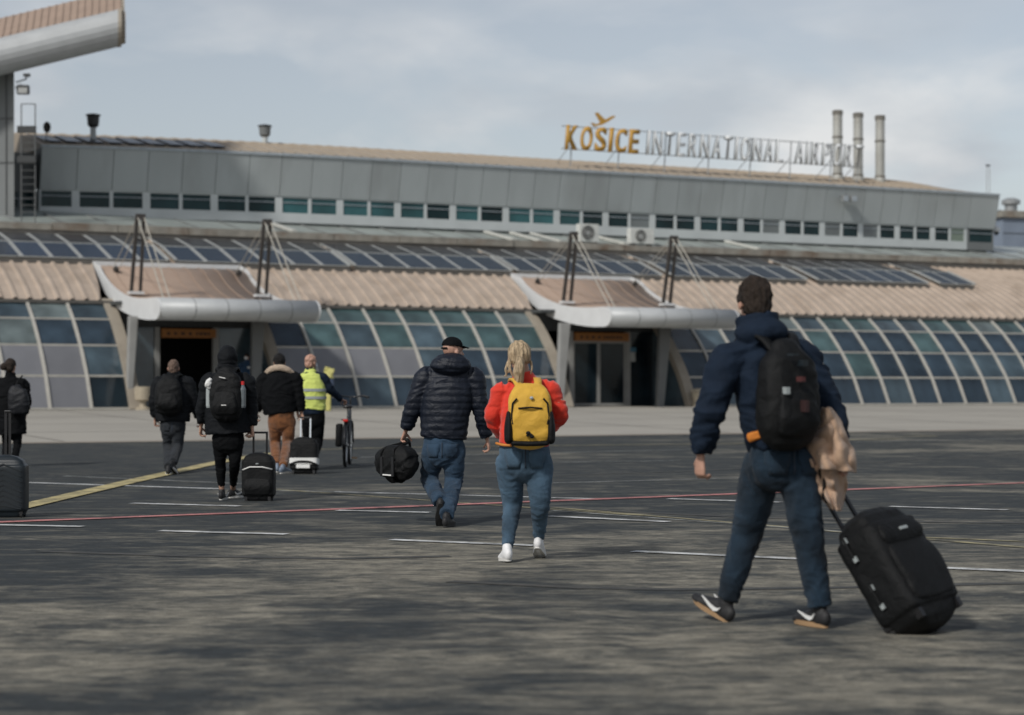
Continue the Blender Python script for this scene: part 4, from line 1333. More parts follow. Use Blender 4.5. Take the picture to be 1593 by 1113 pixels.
def shoe(parent, pos, yaw, pitch, pivot, L, mat, sole_mat, kind='sneaker', roll=0.0, origin=None, swoosh=False):
    """pos: ground contact; yaw: toe direction (deg, 0 = away, + = left); pitch: + toe up. returns the ankle point"""
    pv_ = {'flat': 0.12, 'heel': 0.035, 'toe': L - 0.075}[pivot]
    Mx = Matrix.Translation(pos) @ Matrix.Rotation(R(yaw), 4, 'Z') @ Matrix.Rotation(R(pitch), 4, 'X') @ Matrix.Rotation(R(roll), 4, 'Y') @ Matrix.Translation((0, -pv_, 0))
    mb = MB()
    T = lambda x, y, z: Mx @ Vector((x, y, z))
    sx = (Mx.to_3x3() @ Vector((1, 0, 0)))
    # upper: sections from heel to toe
    sec = [(0.012, 0.030, 0.050, 0.046), (0.045, 0.037, 0.056, 0.056), (0.09, 0.039, 0.054, 0.056), (0.14, 0.041, 0.045, 0.044), (0.19, 0.045, 0.037, 0.034), (0.235, 0.045, 0.031, 0.026), (L-0.022, 0.032, 0.028, 0.021)]
    limb(mb, [T(0, y*L/0.29 if y < 0.24 else y, zc) for y, rx, zc, rz in sec], [(rx, rz) for y, rx, zc, rz in sec], sx, 14, 3)
    limb(mb, [T(0, 0.055, 0.06), T(0, 0.062, 0.105)], [(0.038, 0.046), (0.036, 0.044)], sx, 14, 3)
    org = Vector(origin)
    mb.v = [tuple(Vector(v) - org) for v in mb.v]
    me = fuse(mb, 0.007, 3, name='shoe')
    so = obj('shoe', me, mat, parent)
    # sole
    pr = []
    for i in range(28):
        a = 2*math.pi*i/28
        y = L/2 - math.cos(a)*L/2
        t = y / L
        wdt = 0.034 + 0.013*math.sin(math.pi*min(1, max(0, (t-.25)/.75)))
        x_ = math.copysign(abs(math.sin(a))**0.65, math.sin(a))*wdt
        pr.append((x_, y))
    sm = MB()
    V = [T(x_, y, 0.004 + (0.012 if y > L*0.86 else 0)) - org for x_, y in pr] + [T(x_*1.05, y, 0.030) - org for x_, y in pr]
    n_ = len(pr)
    sm.add(V, [tuple(range(n_-1, -1, -1)), tuple(range(n_, 2*n_))] + [(i, (i+1) % n_, n_+(i+1) % n_, n_+i) for i in range(n_)])
    sm.build('sole', sole_mat, so, smooth=False)
    if swoosh:                       # white curved mark on both sides
        for sd in (-1, 1):
            pts = [(0.055, 0.075, .003), (0.07, 0.056, .008), (0.095, 0.048, .011), (0.13, 0.056, .009), (0.165, 0.068, .006), (0.20, 0.078, .002)]
            q = MB()
            A_ = [T(sd*(0.0425 + 0.004*(y > .1)), y, z - h_) - org for y, z, h_ in pts] + [T(sd*(0.0425 + 0.004*(y > .1)), y, z + h_) - org for y, z, h_ in pts]
            n2_ = len(pts)
            q.add(A_, [(i, i+1, n2_+i+1, n2_+i) for i in range(n2_-1)])
            mm = q.build('side_mark', M['white_print'], so).modifiers.new('t', 'SOLIDIFY'); mm.thickness = 0.006; mm.offset = 0
    return T(0, 0.062, 0.10)

PEOPLE = {}
def person(key, label, D, heading, sp, vox=0.010, pos_dz=0.0):
    f = Vector((-math.sin(R(heading)), math.cos(R(heading)), 0)); r = Vector((f.y, -f.x, 0))
    W = lambda q: pix(q[0], q[1], D + (q[2] if len(q) > 2 else 0))
    gz = sp.get('gz', 0.0)
    feet = [gpt(*ft['at'], gz) for ft in sp['feet']]
    org = (feet[0] + feet[1]) / 2
    root = empty('person', org)
    tag(root, label, 'person')
    PEOPLE[key] = root
    L = lambda q: W(q) - org
    ank = []
    for ft, g_ in zip(sp['feet'], feet):
        ank.append(shoe(root, g_ + Vector((0, 0, ft.get('lift', 0))), ft.get('yaw', heading), ft.get('pitch', 0), ft.get('pivot', 'flat'), ft.get('L', 0.285), M[sp['shoe']], M[sp['sole']], origin=org, roll=ft.get('roll', 0), swoosh=sp.get('swoosh', False)) - org)
    hips = [L(q) for q in sp['hips']]; knees = [L(q) for q in sp['knees']]
    tor = [(L(q[:2] if len(q) < 5 else (q[0], q[1], q[4])), q[2], q[3]) for q in sp['torso']]
    pel = [(L(q[:2]), q[2], q[3]) for q in sp['pelvis']]
    arms = [[L(q) for q in a] for a in sp['arms']]
    hc = L(sp['head']); hs = sp.get('hs', 0.235)
    hf = Vector((-math.sin(R(heading + sp.get('turn', 0))), math.cos(R(heading + sp.get('turn', 0))), sp.get('nod', 0)))
    # body under the clothes: one continuous surface
    mb = MB()
    HW, HR, HK = head_shape(mb, hc, hf, hs)
    neck0 = tor[0][0]
    limb(mb, [neck0 - Vector((0, 0, .04)), (neck0 + hc)/2, HW(0, -0.02, -0.05)], [0.062, 0.056, 0.056], r)
    limb(mb, [t[0] for t in tor[:4]], [(t[1]*0.74, t[2]*0.74) for t in tor[:4]], r)
    limb(mb, [p[0] for p in pel], [(p[1]*0.78, p[2]*0.78) for p in pel], r)
    for a in arms:
        limb(mb, [neck0.lerp(a[0], 0.4) - Vector((0, 0, .075)), *a], [min(x_, y_*.72) for x_, y_ in zip((0.055, 0.058, 0.042, 0.027), (lambda q_: (q_[0], q_[0], q_[1], q_[2]))(sp.get('sleeve_r', (0.085, 0.068, 0.052))))], r)
    for h_, k_, a_ in zip(hips, knees, ank):
        limb(mb, [h_, k_, k_.lerp(a_, .35), a_], [0.070, 0.042, 0.042, 0.029], r)
    parts = [fuse(mb, max(vox*0.75, 0.007), 2, name='body')]
    hb = MB()
    for i, (a, hd) in enumerate(zip(arms, sp['hands'])):
        if hd is None: continue
        d = (a[2] - a[1]).normalized() if 'd' not in hd else Vector(hd['d'])
        inward = r if i == 0 else -r
        pn = Vector(hd['palm']) if 'palm' in hd else inward*0.9 - f*0.1
        hand_shape(hb, a[2] + d*0.025, d, pn, Vector(hd['thumb']) if 'thumb' in hd else f, hd.get('curl', 28), hd.get('size', 1.0))
    if hb.v: parts.append(fuse(hb, 0.0045, 2, name='hands'))
    body = obj('body', join_meshes(parts, 'body'), M[sp.get('skin', 'skin')], root)
    def local_folds(base, joints, amp, pitch, reach):
        js = [(j_, 0.5 + 0.5*i_) for i_, j_ in enumerate(joints)]
        def f_(p):
            d_ = base(p)
            for j_, ph_ in js:
                v = p - j_
                e_ = v.length_squared/(reach*reach)
                if e_ < 4:
                    t_ = (v.z + 0.35*v.x*(1 if ph_ > .8 else -1))/pitch + 1.6*noise.noise(v*9 + Vector((ph_, 0, 0)))
                    d_ += amp*math.exp(-e_)*math.sin(2*math.pi*t_ + ph_)
            return d_
        return f_
    # trousers
    tb = MB(); c_ = sp.get('leg_r', (0.098, 0.074, 0.070, 0.062))
    limb(tb, [p[0] for p in pel], [(p[1], p[2]) for p in pel], r, flat=(False, False))
    for h_, k_, a_ in zip(hips, knees, ank):
        stop = sp.get('crop', 0.96)
        e = k_.lerp(a_, stop)
        limb(tb, [h_, h_.lerp(k_, .5), k_, k_.lerp(e, .45), e], [c_[0], (c_[0]+c_[1])/2*1.03, c_[1], c_[2], c_[3]], r, flat=(False, True))
    tro = obj('trousers', fuse(tb, vox, 6, local_folds(folds(sp.get('pfold', 0.007), 6.5, 9.0, sp.get('seed', 1), 0.002), knees + [k_.lerp(a_, .86) for k_, a_ in zip(knees, ank)] + [h_ - Vector((0, 0, .06)) for h_ in hips], sp.get('crease', 0.0045), 0.055, 0.11), 'trousers'), M[sp['trousers']], root)
    # jacket
    jb = MB(); s_ = sp.get('sleeve_r', (0.085, 0.068, 0.052))
    limb(jb, [t[0] for t in tor], [(t[1], t[2]) for t in tor], r, 22, flat=(False, True), sq=2.3)
    for a in arms:
        d = (a[2]-a[1]).normalized()
        limb(jb, [neck0.lerp(a[0], 0.45) - Vector((0, 0, sp.get('drop', .045))), a[0], a[0].lerp(a[1], .55), a[1], a[1].lerp(a[2], .5), a[2] - d*0.005], [s_[0]*0.95, s_[0]*1.02, (s_[0]+s_[1])/2, s_[1], (s_[1]+s_[2])/2*1.05, s_[2]], r, flat=(False, True))
    if 'collar' in sp:
        cr, ch = sp['collar']
        limb(jb, [neck0 - Vector((0, 0, 0.03)), neck0 + (hc-neck0)*ch], [(cr*1.15, cr*1.05), (cr, cr*0.95)], r, flat=(False, True))
    for hd_ in sp.get('hood', ()):
        ball(jb, L(hd_[:3]), hd_[3:6])
    base = folds(sp.get('jfold', 0.012), 5.0, 9.0, sp.get('seed', 1) + 3, 0.003)
    base = local_folds(base, [a[1] for a in arms] + [a[1].lerp(a[2], .75) for a in arms], 0.0065, 0.06, 0.10)
    dsp = quilt(sp['quilt'], 0.0075, lambda p: 0.6*base(p)) if 'quilt' in sp else base
    jk = obj('jacket', fuse(jb, vox, 4, dsp, 'jacket'), M[sp['jacket']], root)
    # hair or hat
    kind = sp.get('hair')
    if kind:
        q = MB()
        if kind in ('short', 'crop'):
            g_ = 0.012 if kind == 'short' else 0.004
            ball(q, HW(0, -0.016, 0.034), ((0.079+g_)*HK, (0.097+g_)*HK, (0.090+g_)*HK), rot=HR)
            ball(q, HW(0, -0.050, -0.020), ((0.064+g_)*HK, (0.058+g_)*HK, (0.070+g_)*HK), rot=HR)
            me = fuse(q, 0.007, 2, lambda p: 0.011*noise.noise(Vector((p.x*70, p.y*70, p.z*28))) + 0.009*noise.noise(p*24), 'hair')
        elif kind == 'ponytail':
            ball(q, HW(0, -0.016, 0.034), (0.090*HK, 0.108*HK, 0.102*HK), rot=HR)
            ball(q, HW(0, -0.045, 0.0), (0.076*HK, 0.072*HK, 0.066*HK), rot=HR)
            b0 = HW(0, -0.115, -0.005)
            limb(q, [b0, b0 + Vector((0.0, -0.035, -0.03)), b0 + Vector((-0.01, -0.035, -0.10)), b0 + Vector((-0.005, -0.02, -0.185)), b0 + Vector((0.01, 0.0, -0.245))], [0.022, 0.034, 0.040, 0.028, 0.010], r)
            for k_ in range(4):
                rr_ = random.Random(k_)
                e = HW(rr_.choice((-1, 1))*0.08, -0.02, -0.02)
                limb(q, [e, e + Vector((rr_.uniform(-.03, .03), -.02, -0.06)), e + Vector((rr_.uniform(-.05, .05), -.03, -0.12))], [0.012, 0.009, 0.005], r, 6)
            me = fuse(q, 0.006, 1, lambda p: 0.010*noise.noise(Vector((p.x*75, p.y*75, p.z*9))) + 0.006*noise.noise(p*22), 'hair')
        elif kind == 'bun':
            ball(q, HW(0, -0.016, 0.034), (0.090*HK, 0.108*HK, 0.100*HK), rot=HR)
            ball(q, HW(0, -0.05, -0.03), (0.078*HK, 0.072*HK, 0.08*HK), rot=HR)
            ball(q, HW(-0.07, -0.11, -0.01), (0.06, 0.06, 0.06))
            me = fuse(q, 0.007, 2, lambda p: 0.006*noise.noise(p*50), 'hair')
        elif kind == 'cap':
            ball(q, HW(0, -0.012, 0.050), (0.089*HK, 0.108*HK, 0.088*HK), rot=HR)
            me = None
            cut = HW(0, 0, 0.046)
            m0 = fuse(q, 0.007, 2, None, 'cap')
            import bmesh
            bm = bmesh.new(); bm.from_mesh(m0)
            bmesh.ops.bisect_plane(bm, geom=bm.verts[:]+bm.edges[:]+bm.faces[:], plane_co=cut, plane_no=HR @ Vector((0, 0.12, 1)), clear_inner=True)
            bm.to_mesh(m0); bm.free(); m0.shade_smooth()
            me = m0
        mat_ = M[sp['hair_mat']]
        ho = obj('cap' if kind == 'cap' else 'hair', me, mat_, root)
        if kind == 'cap':
            ho.modifiers.new('t', 'SOLIDIFY').thickness = 0.006
            br = MB(); V = []
            for i in range(13):
                a = R(-70 + 140*i/12)
                V.append(HW(math.sin(a)*0.082, 0.055 + math.cos(a)*0.04, 0.052)); V.append(HW(math.sin(a)*0.072, 0.085 + math.cos(a)*0.085, 0.040 - 0.012*abs(math.sin(a))))
            br.add(V, [(2*i, 2*i+1, 2*i+3, 2*i+2) for i in range(12)])
            br.build('brim', mat_, ho, smooth=True).modifiers.new('t', 'SOLIDIFY').thickness = 0.005
            st = MB()
            st.tube([HW(math.sin(R(a))*0.080, -0.012 - math.cos(R(a))*0.104, 0.030) for a in range(-38, 39, 8)], 0.008, 6)
            st.build('strap', mat_, ho)
    return dict(root=root, org=org, L=L, W=W, f=f, r=r, HW=HW, HR=HR, HK=HK, arms=arms, tor=tor, neck=neck0, jacket=jk, trousers=tro)

# --- the man in the foreground on the right, pulling a suitcase
A1 = person('man_right', 'man in navy fleece and dark jeans striding left and pulling the tilted black suitcase', 10.54, 28, dict(
    head=(1173, 470, 0.02), hs=0.238, turn=-16, skin='skin2', hair='short', hair_mat='hair_dark',
    torso=[(1183, 525, .10, .09), (1187, 545, .165, .115), (1196, 590, .200, .135), (1203, 640, .192, .132), (1208, 672, .185, .128), (1212, 694, .175, .122)],
    pelvis=[(1210, 678, .160, .115), (1212, 705, .172, .125), (1213, 730, .172, .125)],
    arms=[[(1132, 563, -.06), (1104, 640, -.10), (1090, 704, -.02)], [(1250, 560, .12), (1290, 640, .06), (1304, 706, .02)]],
    hands=[dict(curl=48, palm=(0.7, 0.5, 0), d=(-0.03, 0.1, -1)), dict(curl=75, d=(0.15, -0.1, -1), palm=(-0.4, -0.5, -0.2))],
    hips=[(1188, 722, .03), (1237, 722, .0)], knees=[(1163, 826, .24), (1256, 828, -.03)],
    feet=[dict(at=(1127, 967), yaw=40, pitch=22, pivot='heel', L=.30), dict(at=(1266, 975), yaw=26, pitch=0, pivot='flat', L=.30)],
    leg_r=(.114, .086, .076, .064), sleeve_r=(.094, .082, .060), collar=(.112, .62), jacket='navy_knit', trousers='jeans_dark', shoe='shoe_black', sole='sole_gum', swoosh=True,
    hood=[(1184, 518, -.07, .15, .08, .075)], seed=2, jfold=.016, pfold=.008), vox=0.009)
q = MB()
limb(q, [A1['L']((1165, 681, -.13)), A1['L']((1188, 675, -.15))], [(.028, .012), (.024, .012)], (0, 0, 1))
obj('shirt', fuse(q, 0.006, 2, folds(.004, 12, 12, 3), 'shirt'), M['orange_shirt'], A1['root'])

# --- the woman in red
A2 = person('woman_red', 'blonde woman in a red jacket and grey-blue jeans with both hands in front', 14.55, 2, dict(
    head=(808, 557, 0), hs=0.222, hair='ponytail', hair_mat='hair_blonde',
    torso=[(814, 590, .085, .075), (817, 604, .150, .100), (818, 628, .180, .125), (817, 660, .178, .128), (816, 680, .184, .132), (815, 693, .182, .130)],
    pelvis=[(816, 680, .160, .120), (816, 700, .186, .140), (816, 722, .188, .140)],
    arms=[[(780, 606, 0), (766, 651, .02), (785, 680, .22)], [(854, 604, 0), (873, 644, .02), (856, 667, .22)]],
    hands=[dict(curl=35, d=(1, .25, -.15)), dict(curl=35, d=(-1, .25, -.15))],
    hips=[(793, 722), (838, 722)], knees=[(797, 785, .10), (840, 785, -.02)],
    feet=[dict(at=(787, 874), yaw=10, pitch=-4, pivot='flat', L=.26), dict(at=(840, 868), yaw=-8, pitch=-26, pivot='toe', L=.26)],
    leg_r=(.108, .074, .060, .043), sleeve_r=(.066, .062, .050), collar=(.07, .35), drop=.06, jacket='red_jacket', trousers='jeans_light', shoe='shoe_white', sole='sole_white', seed=5, jfold=.009, pfold=.005), vox=0.009)

q = MB()
limb(q, [A2['L']((772, 690, -.02)), A2['L']((782, 692.5, -.10)), A2['L']((795, 693.5, -.13))], [(.010, .008)]*3, (0, 0, 1), 8)
q.build('jacket_hem', pm('orange_hem', (0.52, 0.19, 0.03), 0.7), A2['root'], smooth=True)

# --- the man in the puffer jacket
A3 = person('man_puffer', 'man in navy puffer jacket, black cap and blue jeans carrying the duffel bag', 18.5, -4, dict(
    head=(705, 547, 0.02), hs=0.235, turn=-50, hair='cap', hair_mat='black_cloth', skin='skin2',
    torso=[(702, 572, .095, .085), (701, 582, .190, .125), (697, 605, .245, .165), (693, 640, .232, .165), (691, 665, .222, .158), (690, 682, .212, .150)],
    pelvis=[(690, 672, .175, .130), (690, 692, .188, .140), (690, 705, .188, .140)],
    arms=[[(662, 588, 0), (643, 632, .0), (632, 668, .08)], [(737, 588, 0), (747, 634, .0), (757, 680, .08)]],
    hands=[dict(curl=72, palm=(.6, -.3, -.3)), dict(curl=40)],
    hips=[(675, 700), (706, 700)], knees=[(668, 745, .18), (706, 750, .04)],
    feet=[dict(at=(685, 819), yaw=2, pitch=-58, pivot='toe', L=.30, lift=0.02), dict(at=(697, 820), yaw=-12, pitch=0, pivot='flat', L=.30)],
    leg_r=(.110, .084, .076, .068), sleeve_r=(.100, .080, .060), jacket='navy_puffer', trousers='jeans_mid', shoe='shoe_black', sole='sole_black', quilt=0.062,
    hood=[(701, 568, -.10, .19, .11, .095), (701, 560, -.04, .15, .11, .065)], seed=8, pfold=.010), vox=0.010)

# --- the hooded person with backpack and case
A4 = person('hooded', 'person in a black hooded coat and leggings pulling the upright black suitcase', 22.1, -3, dict(
    head=(354, 562, 0), hs=0.225, hair=None,
    torso=[(354, 578, .10, .09), (354, 590, .185, .12), (353, 615, .225, .15), (353, 640, .235, .155), (354, 660, .25, .165), (355, 675, .262, .17)],
    pelvis=[(355, 660, .16, .12), (355, 680, .18, .135), (355, 690, .18, .135)],
    arms=[[(325, 594, 0), (315, 630, .0), (313, 660, .06)], [(384, 594, 0), (391, 630, .0), (392, 663, -.02)]],
    hands=[dict(curl=45), dict(curl=70, palm=(-.5, -.4, -.4))],
    hips=[(343, 686), (367, 686)], knees=[(343, 722, .06), (365, 722, .0)],
    feet=[dict(at=(347, 778), yaw=-4, L=.26), dict(at=(368, 775), yaw=-38, L=.26)],
    leg_r=(.092, .060, .054, .040), crop=0.80, sleeve_r=(.092, .076, .056), jacket='black_jacket', trousers='leggings', shoe='shoe_black', sole='sole_white', swoosh=True,
    hood=[(354, 558, -.01, .112, .125, .150), (354, 572, -.02, .12, .11, .07)], seed=11), vox=0.011)
# --- the man with the dark backpack further off
A5 = person('backpacker', 'short-haired man in a black jacket walking towards the open entrance', 29.5, 4, dict(
    head=(270, 573, 0), hs=0.235, hair='crop', hair_mat='hair_grey', skin='skin2',
    torso=[(270, 587, .10, .09), (270, 594, .20, .13), (269, 612, .27, .17), (269, 632, .27, .17), (269, 646, .262, .165), (269, 656, .25, .16)],
    pelvis=[(269, 648, .18, .13), (269, 662, .19, .14), (269, 668, .19, .14)],
    arms=[[(247, 597, 0), (240, 626, -.02), (241, 650, .06)], [(292, 597, 0), (302, 624, .0), (309, 650, .10)]],
    hands=[dict(curl=50), dict(curl=40)],
    hips=[(261, 664), (278, 664)], knees=[(262, 697, .08), (276, 697, .0)],
    feet=[dict(at=(262, 739), yaw=6, L=.29), dict(at=(272, 738), yaw=-14, pitch=-34, pivot='toe', L=.29)],
    leg_r=(.105, .078, .072, .064), sleeve_r=(.105, .082, .060), collar=(.095, .55), jacket='black_jacket', trousers='jeans_black', shoe='shoe_black', sole='sole_white', seed=14), vox=0.012)
# --- the man with the shearling collar
A6 = person('shearling', 'man in a black jacket with cream shearling collar and rust brown trousers', 29.8, 2, dict(
    head=(435, 564, 0), hs=0.235, hair='short', hair_mat='hair_black',
    torso=[(435, 578, .10, .09), (435, 586, .20, .13), (434, 604, .268, .17), (434, 622, .275, .17), (435, 634, .262, .165), (436, 644, .245, .155)],
    pelvis=[(438, 636, .19, .14), (438, 650, .20, .145), (438, 658, .20, .145)],
    arms=[[(410, 590, 0), (403, 620, -.02), (400, 641, .06)], [(459, 590, 0), (466, 620, .0), (469, 640, .02)]],
    hands=[dict(curl=40), dict(curl=65, palm=(-.5, -.4, -.4))],
    hips=[(428, 655), (449, 655)], knees=[(428, 690, .10), (448, 690, .0)],
    feet=[dict(at=(431, 735), yaw=8, L=.29), dict(at=(444, 737), yaw=-32, L=.29)],
    leg_r=(.110, .085, .078, .062), sleeve_r=(.105, .085, .062), jacket='black_cloth', trousers='rust_trousers', shoe='shoe_grey', sole='sole_white', seed=17), vox=0.012)
q = MB()
nb = A6['neck']
limb(q, [nb + Vector((-.23, -.02, -.05)), nb + Vector((-.12, -.09, .03)), nb + Vector((0, -.105, .055)), nb + Vector((.12, -.09, .03)), nb + Vector((.23, -.02, -.05))], [(.022, .03), (.03, .045), (.03, .05), (.03, .045), (.022, .03)], (0, 1, 0))
obj('collar', fuse(q, 0.010, 2, lambda p: 0.006*noise.noise(p*40), 'collar'), M['shearling'], A6['root'])

# --- the worker in the safety vest with the bicycle
A7 = person('hivis', 'bald worker in a yellow safety vest walking beside the bicycle', 31.2, -6, dict(
    head=(484, 564, 0), hs=0.235, turn=-30, hair='crop', hair_mat='skin2', skin='skin2',
    torso=[(483, 578, .09, .085), (483, 585, .17, .12), (483, 603, .215, .15), (484, 620, .215, .15), (485, 636, .205, .15), (486, 645, .19, .145)],
    pelvis=[(487, 634, .18, .14), (487, 648, .19, .14), (487, 656, .19, .14)],
    arms=[[(464, 590, 0), (458, 616, .06), (462, 638, .25)], [(502, 588, 0), (514, 606, .04), (530, 622, .24)]],
    hands=[dict(curl=35), dict(curl=65, d=(.5, .7, -.2), palm=(0, 0, -1), thumb=(-1, 0, 0))],
    hips=[(479, 654), (495, 654)], knees=[(480, 688, .1), (494, 688, .02)],
    feet=[dict(at=(478, 727), yaw=6, L=.29), dict(at=(490, 730), yaw=-10, pitch=-14, pivot='toe', L=.29)],
    leg_r=(.105, .082, .076, .066), sleeve_r=(.082, .066, .052), jacket='navy_knit', trousers='black_cloth', shoe='shoe_black', sole='sole_black', seed=20), vox=0.012)
q = MB()
limb(q, [A7['L']((483, 580)) , *[t[0] for t in A7['tor'][1:-1]], A7['L']((485, 631))], [(.10, .10)] + [(t[1]*1.07, t[2]*1.10) for t in A7['tor'][1:-1]] + [(.225, .165)], A7['r'], 22, flat=(False, True), sq=2.3)
vest = obj('safety_vest', fuse(q, 0.012, 3, folds(.010, 6, 8, 31, .002), 'vest'), M['hivis'], A7['root'])
for yy in (607, 619):
    c = A7['L']((484, yy))
    q = MB()
    for h_ in range(1):
        limb(q, [c + Vector((0, 0, -.022)), c + Vector((0, 0, .022))], [(.243, .176), (.243, .176)], A7['r'], 26, flat=(True, True), sq=2.3, cap=False)
    q.build('reflective_band', M['reflective'], vest, smooth=False)
q = MB()
ball(q, A7['HW'](0, 0.085, -0.055), (0.055, 0.04, 0.05), rot=A7['HR'])
q.build('face_mask', M['mask'], A7['root'], smooth=True)

# --- the woman at the left edge
A8 = person('woman_left', 'dark-haired woman in a black coat with a shoulder bag at the left edge', 31.6, 8, dict(
    head=(17, 570, 0), hs=0.225, hair='bun', hair_mat='hair_dark', turn=-25,
    torso=[(17, 586, .085, .08), (17, 594, .175, .12), (17, 612, .225, .15), (17, 634, .225, .155), (18, 655, .225, .16), (19, 676, .225, .16)],
    pelvis=[(18, 650, .16, .12), (18, 664, .18, .14), (18, 672, .18, .14)],
    arms=[[(-5, 598, 0), (-10, 626, -.04), (-6, 648, .08)], [(37, 598, 0), (43, 622, -.02), (40, 644, .10)]],
    hands=[dict(curl=45), dict(curl=45)],
    hips=[(11, 670), (26, 670)], knees=[(10, 692, .06), (27, 692, .0)],
    feet=[dict(at=(8, 727), yaw=6, L=.25), dict(at=(29, 726), yaw=-30, pitch=-10, pivot='toe', L=.25)],
    leg_r=(.088, .066, .062, .050), sleeve_r=(.085, .068, .050), collar=(.08, .4), jacket='black_cloth', trousers='leggings', shoe='shoe_black', sole='sole_black', seed=23), vox=0.012)
# --- the person in the doorway
bz = BASE - 0.004
dw = fw(s_at(384, 1.2), 1.2, bz)
_D = dw.y
A9 = person('doorway', 'person in a navy jacket and white face mask standing in front of the left entrance', _D, 165, dict(
    gz=bz, head=(384, 555, 0), hs=0.23, hair='short', hair_mat='hair_black',
    torso=[(384, 562.5, .09, .085), (384, 566, .18, .12), (384, 575, .235, .15), (384, 585, .23, .15), (384, 592, .22, .15), (384, 596, .21, .145)],
    pelvis=[(384, 592, .17, .13), (384, 598, .18, .14), (384, 601, .18, .14)],
    arms=[[(392, 568, 0), (394, 580, 0), (394, 592, 0)], [(375, 568, 0), (373, 580, 0), (373, 592, 0)]],
    hands=[dict(curl=35), dict(curl=35)],
    hips=[(387.5, 600), (380.5, 600)], knees=[(388, 616, 0), (380, 616, 0)],
    feet=[dict(at=(388.5, HY + F*(EYE-bz)/_D), yaw=175, L=.28), dict(at=(379.5, HY + F*(EYE-bz)/_D), yaw=155, L=.28)],
    leg_r=(.10, .078, .072, .064), jacket='navy_doorway' if False else 'navy_knit', trousers='black_cloth', shoe='shoe_black', sole='sole_black', seed=26), vox=0.014)
A9['jacket'].data.materials[0] = cloth('blue_uniform', (0.012, 0.035, 0.075))
q = MB()
ball(q, A9['HW'](0, 0.085, -0.055), (0.062, 0.04, 0.058), rot=A9['HR'])
q.build('face_mask', M['mask'], A9['root'], smooth=True)
for sd in (-1, 1):
    q = MB(); ball(q, A9['HW'](0.032*sd, 0.080, 0.002), (0.014, 0.008, 0.009), rot=A9['HR'])
    q.build('eye', M['black_plastic'], A9['root'], smooth=True)
q = MB(); q.box(A9['L']((387, 572, -.17)), (0.09, 0.012, 0.06)); q.build('badge', M['white_print'], A9['root'])

# sewn details laid on the trousers: back pockets and seams
from mathutils.bvhtree import BVHTree
M['stitch'] = pm('denim_seam', (0.020, 0.030, 0.045), 0.85)
def on_surface(P, name, me_obj, rows, mat, thick=.005):
    bvh = BVHTree.FromPolygons([v.co for v in me_obj.data.vertices], [p.vertices for p in me_obj.data.polygons])
    V = []
    for row in rows:
        for (x, z) in row:
            o_ = Vector((0, 0, z)) + P['r']*x - P['f']*1.5 + P['mid']
            h = bvh.ray_cast(o_, P['f'])
            if h[0] is None: return
            V.append(h[0] - P['f']*0.004)
    n_ = len(rows[0])
    o = MB().add(V, [(j*n_+i, j*n_+i+1, (j+1)*n_+i+1, (j+1)*n_+i) for j in range(len(rows)-1) for i in range(n_-1)]).build(name, mat, me_obj, smooth=True)
    m = o.modifiers.new('t', 'SOLIDIFY'); m.thickness = thick; m.offset = 1
for P, pel_px, mt in ((A1, (1213, 716), M['jeans_dark']), (A2, (816, 712), M['jeans_light']), (A3, (690, 700), M['jeans_mid']), (A5, (269, 664), M['jeans_black'])):
    c_ = P['L'](pel_px)
    P['mid'] = Vector((c_.x, c_.y, 0)); z_ = c_.z
    for sd in (-1, 1):
        x0 = sd*.085
        rows = [[(x0 + w_*(.062 if k_ < 3 else .045), z_ + .055 - k_*.032) for w_ in (-1, -.5, 0, .5, 1)] for k_ in range(5)]
        on_surface(P, 'back_pocket', P['trousers'], rows, mt, .006)
    on_surface(P, 'seam', P['trousers'], [[(-.004, z_ + .07 - k_*.02), (.004, z_ + .07 - k_*.02)] for k_ in range(8)], M['stitch'], .004)
# ------------------------------------------------------------------ bags
def local_frame(org, heading, tilt=0.0, roll=0.0):
    return Matrix.Translation(org) @ Matrix.Rotation(R(heading), 4, 'Z') @ Matrix.Rotation(R(tilt), 4, 'X') @ Matrix.Rotation(R(roll), 4, 'Y')
def thing_at(name, label, cat, mat4, group=None):
    o = empty(name)
    o.matrix_world = mat4
    o.rotation_mode = 'XYZ'
    o.location = mat4.to_translation(); o.rotation_euler = mat4.to_euler()
    tag(o, label, cat, group)
    return o

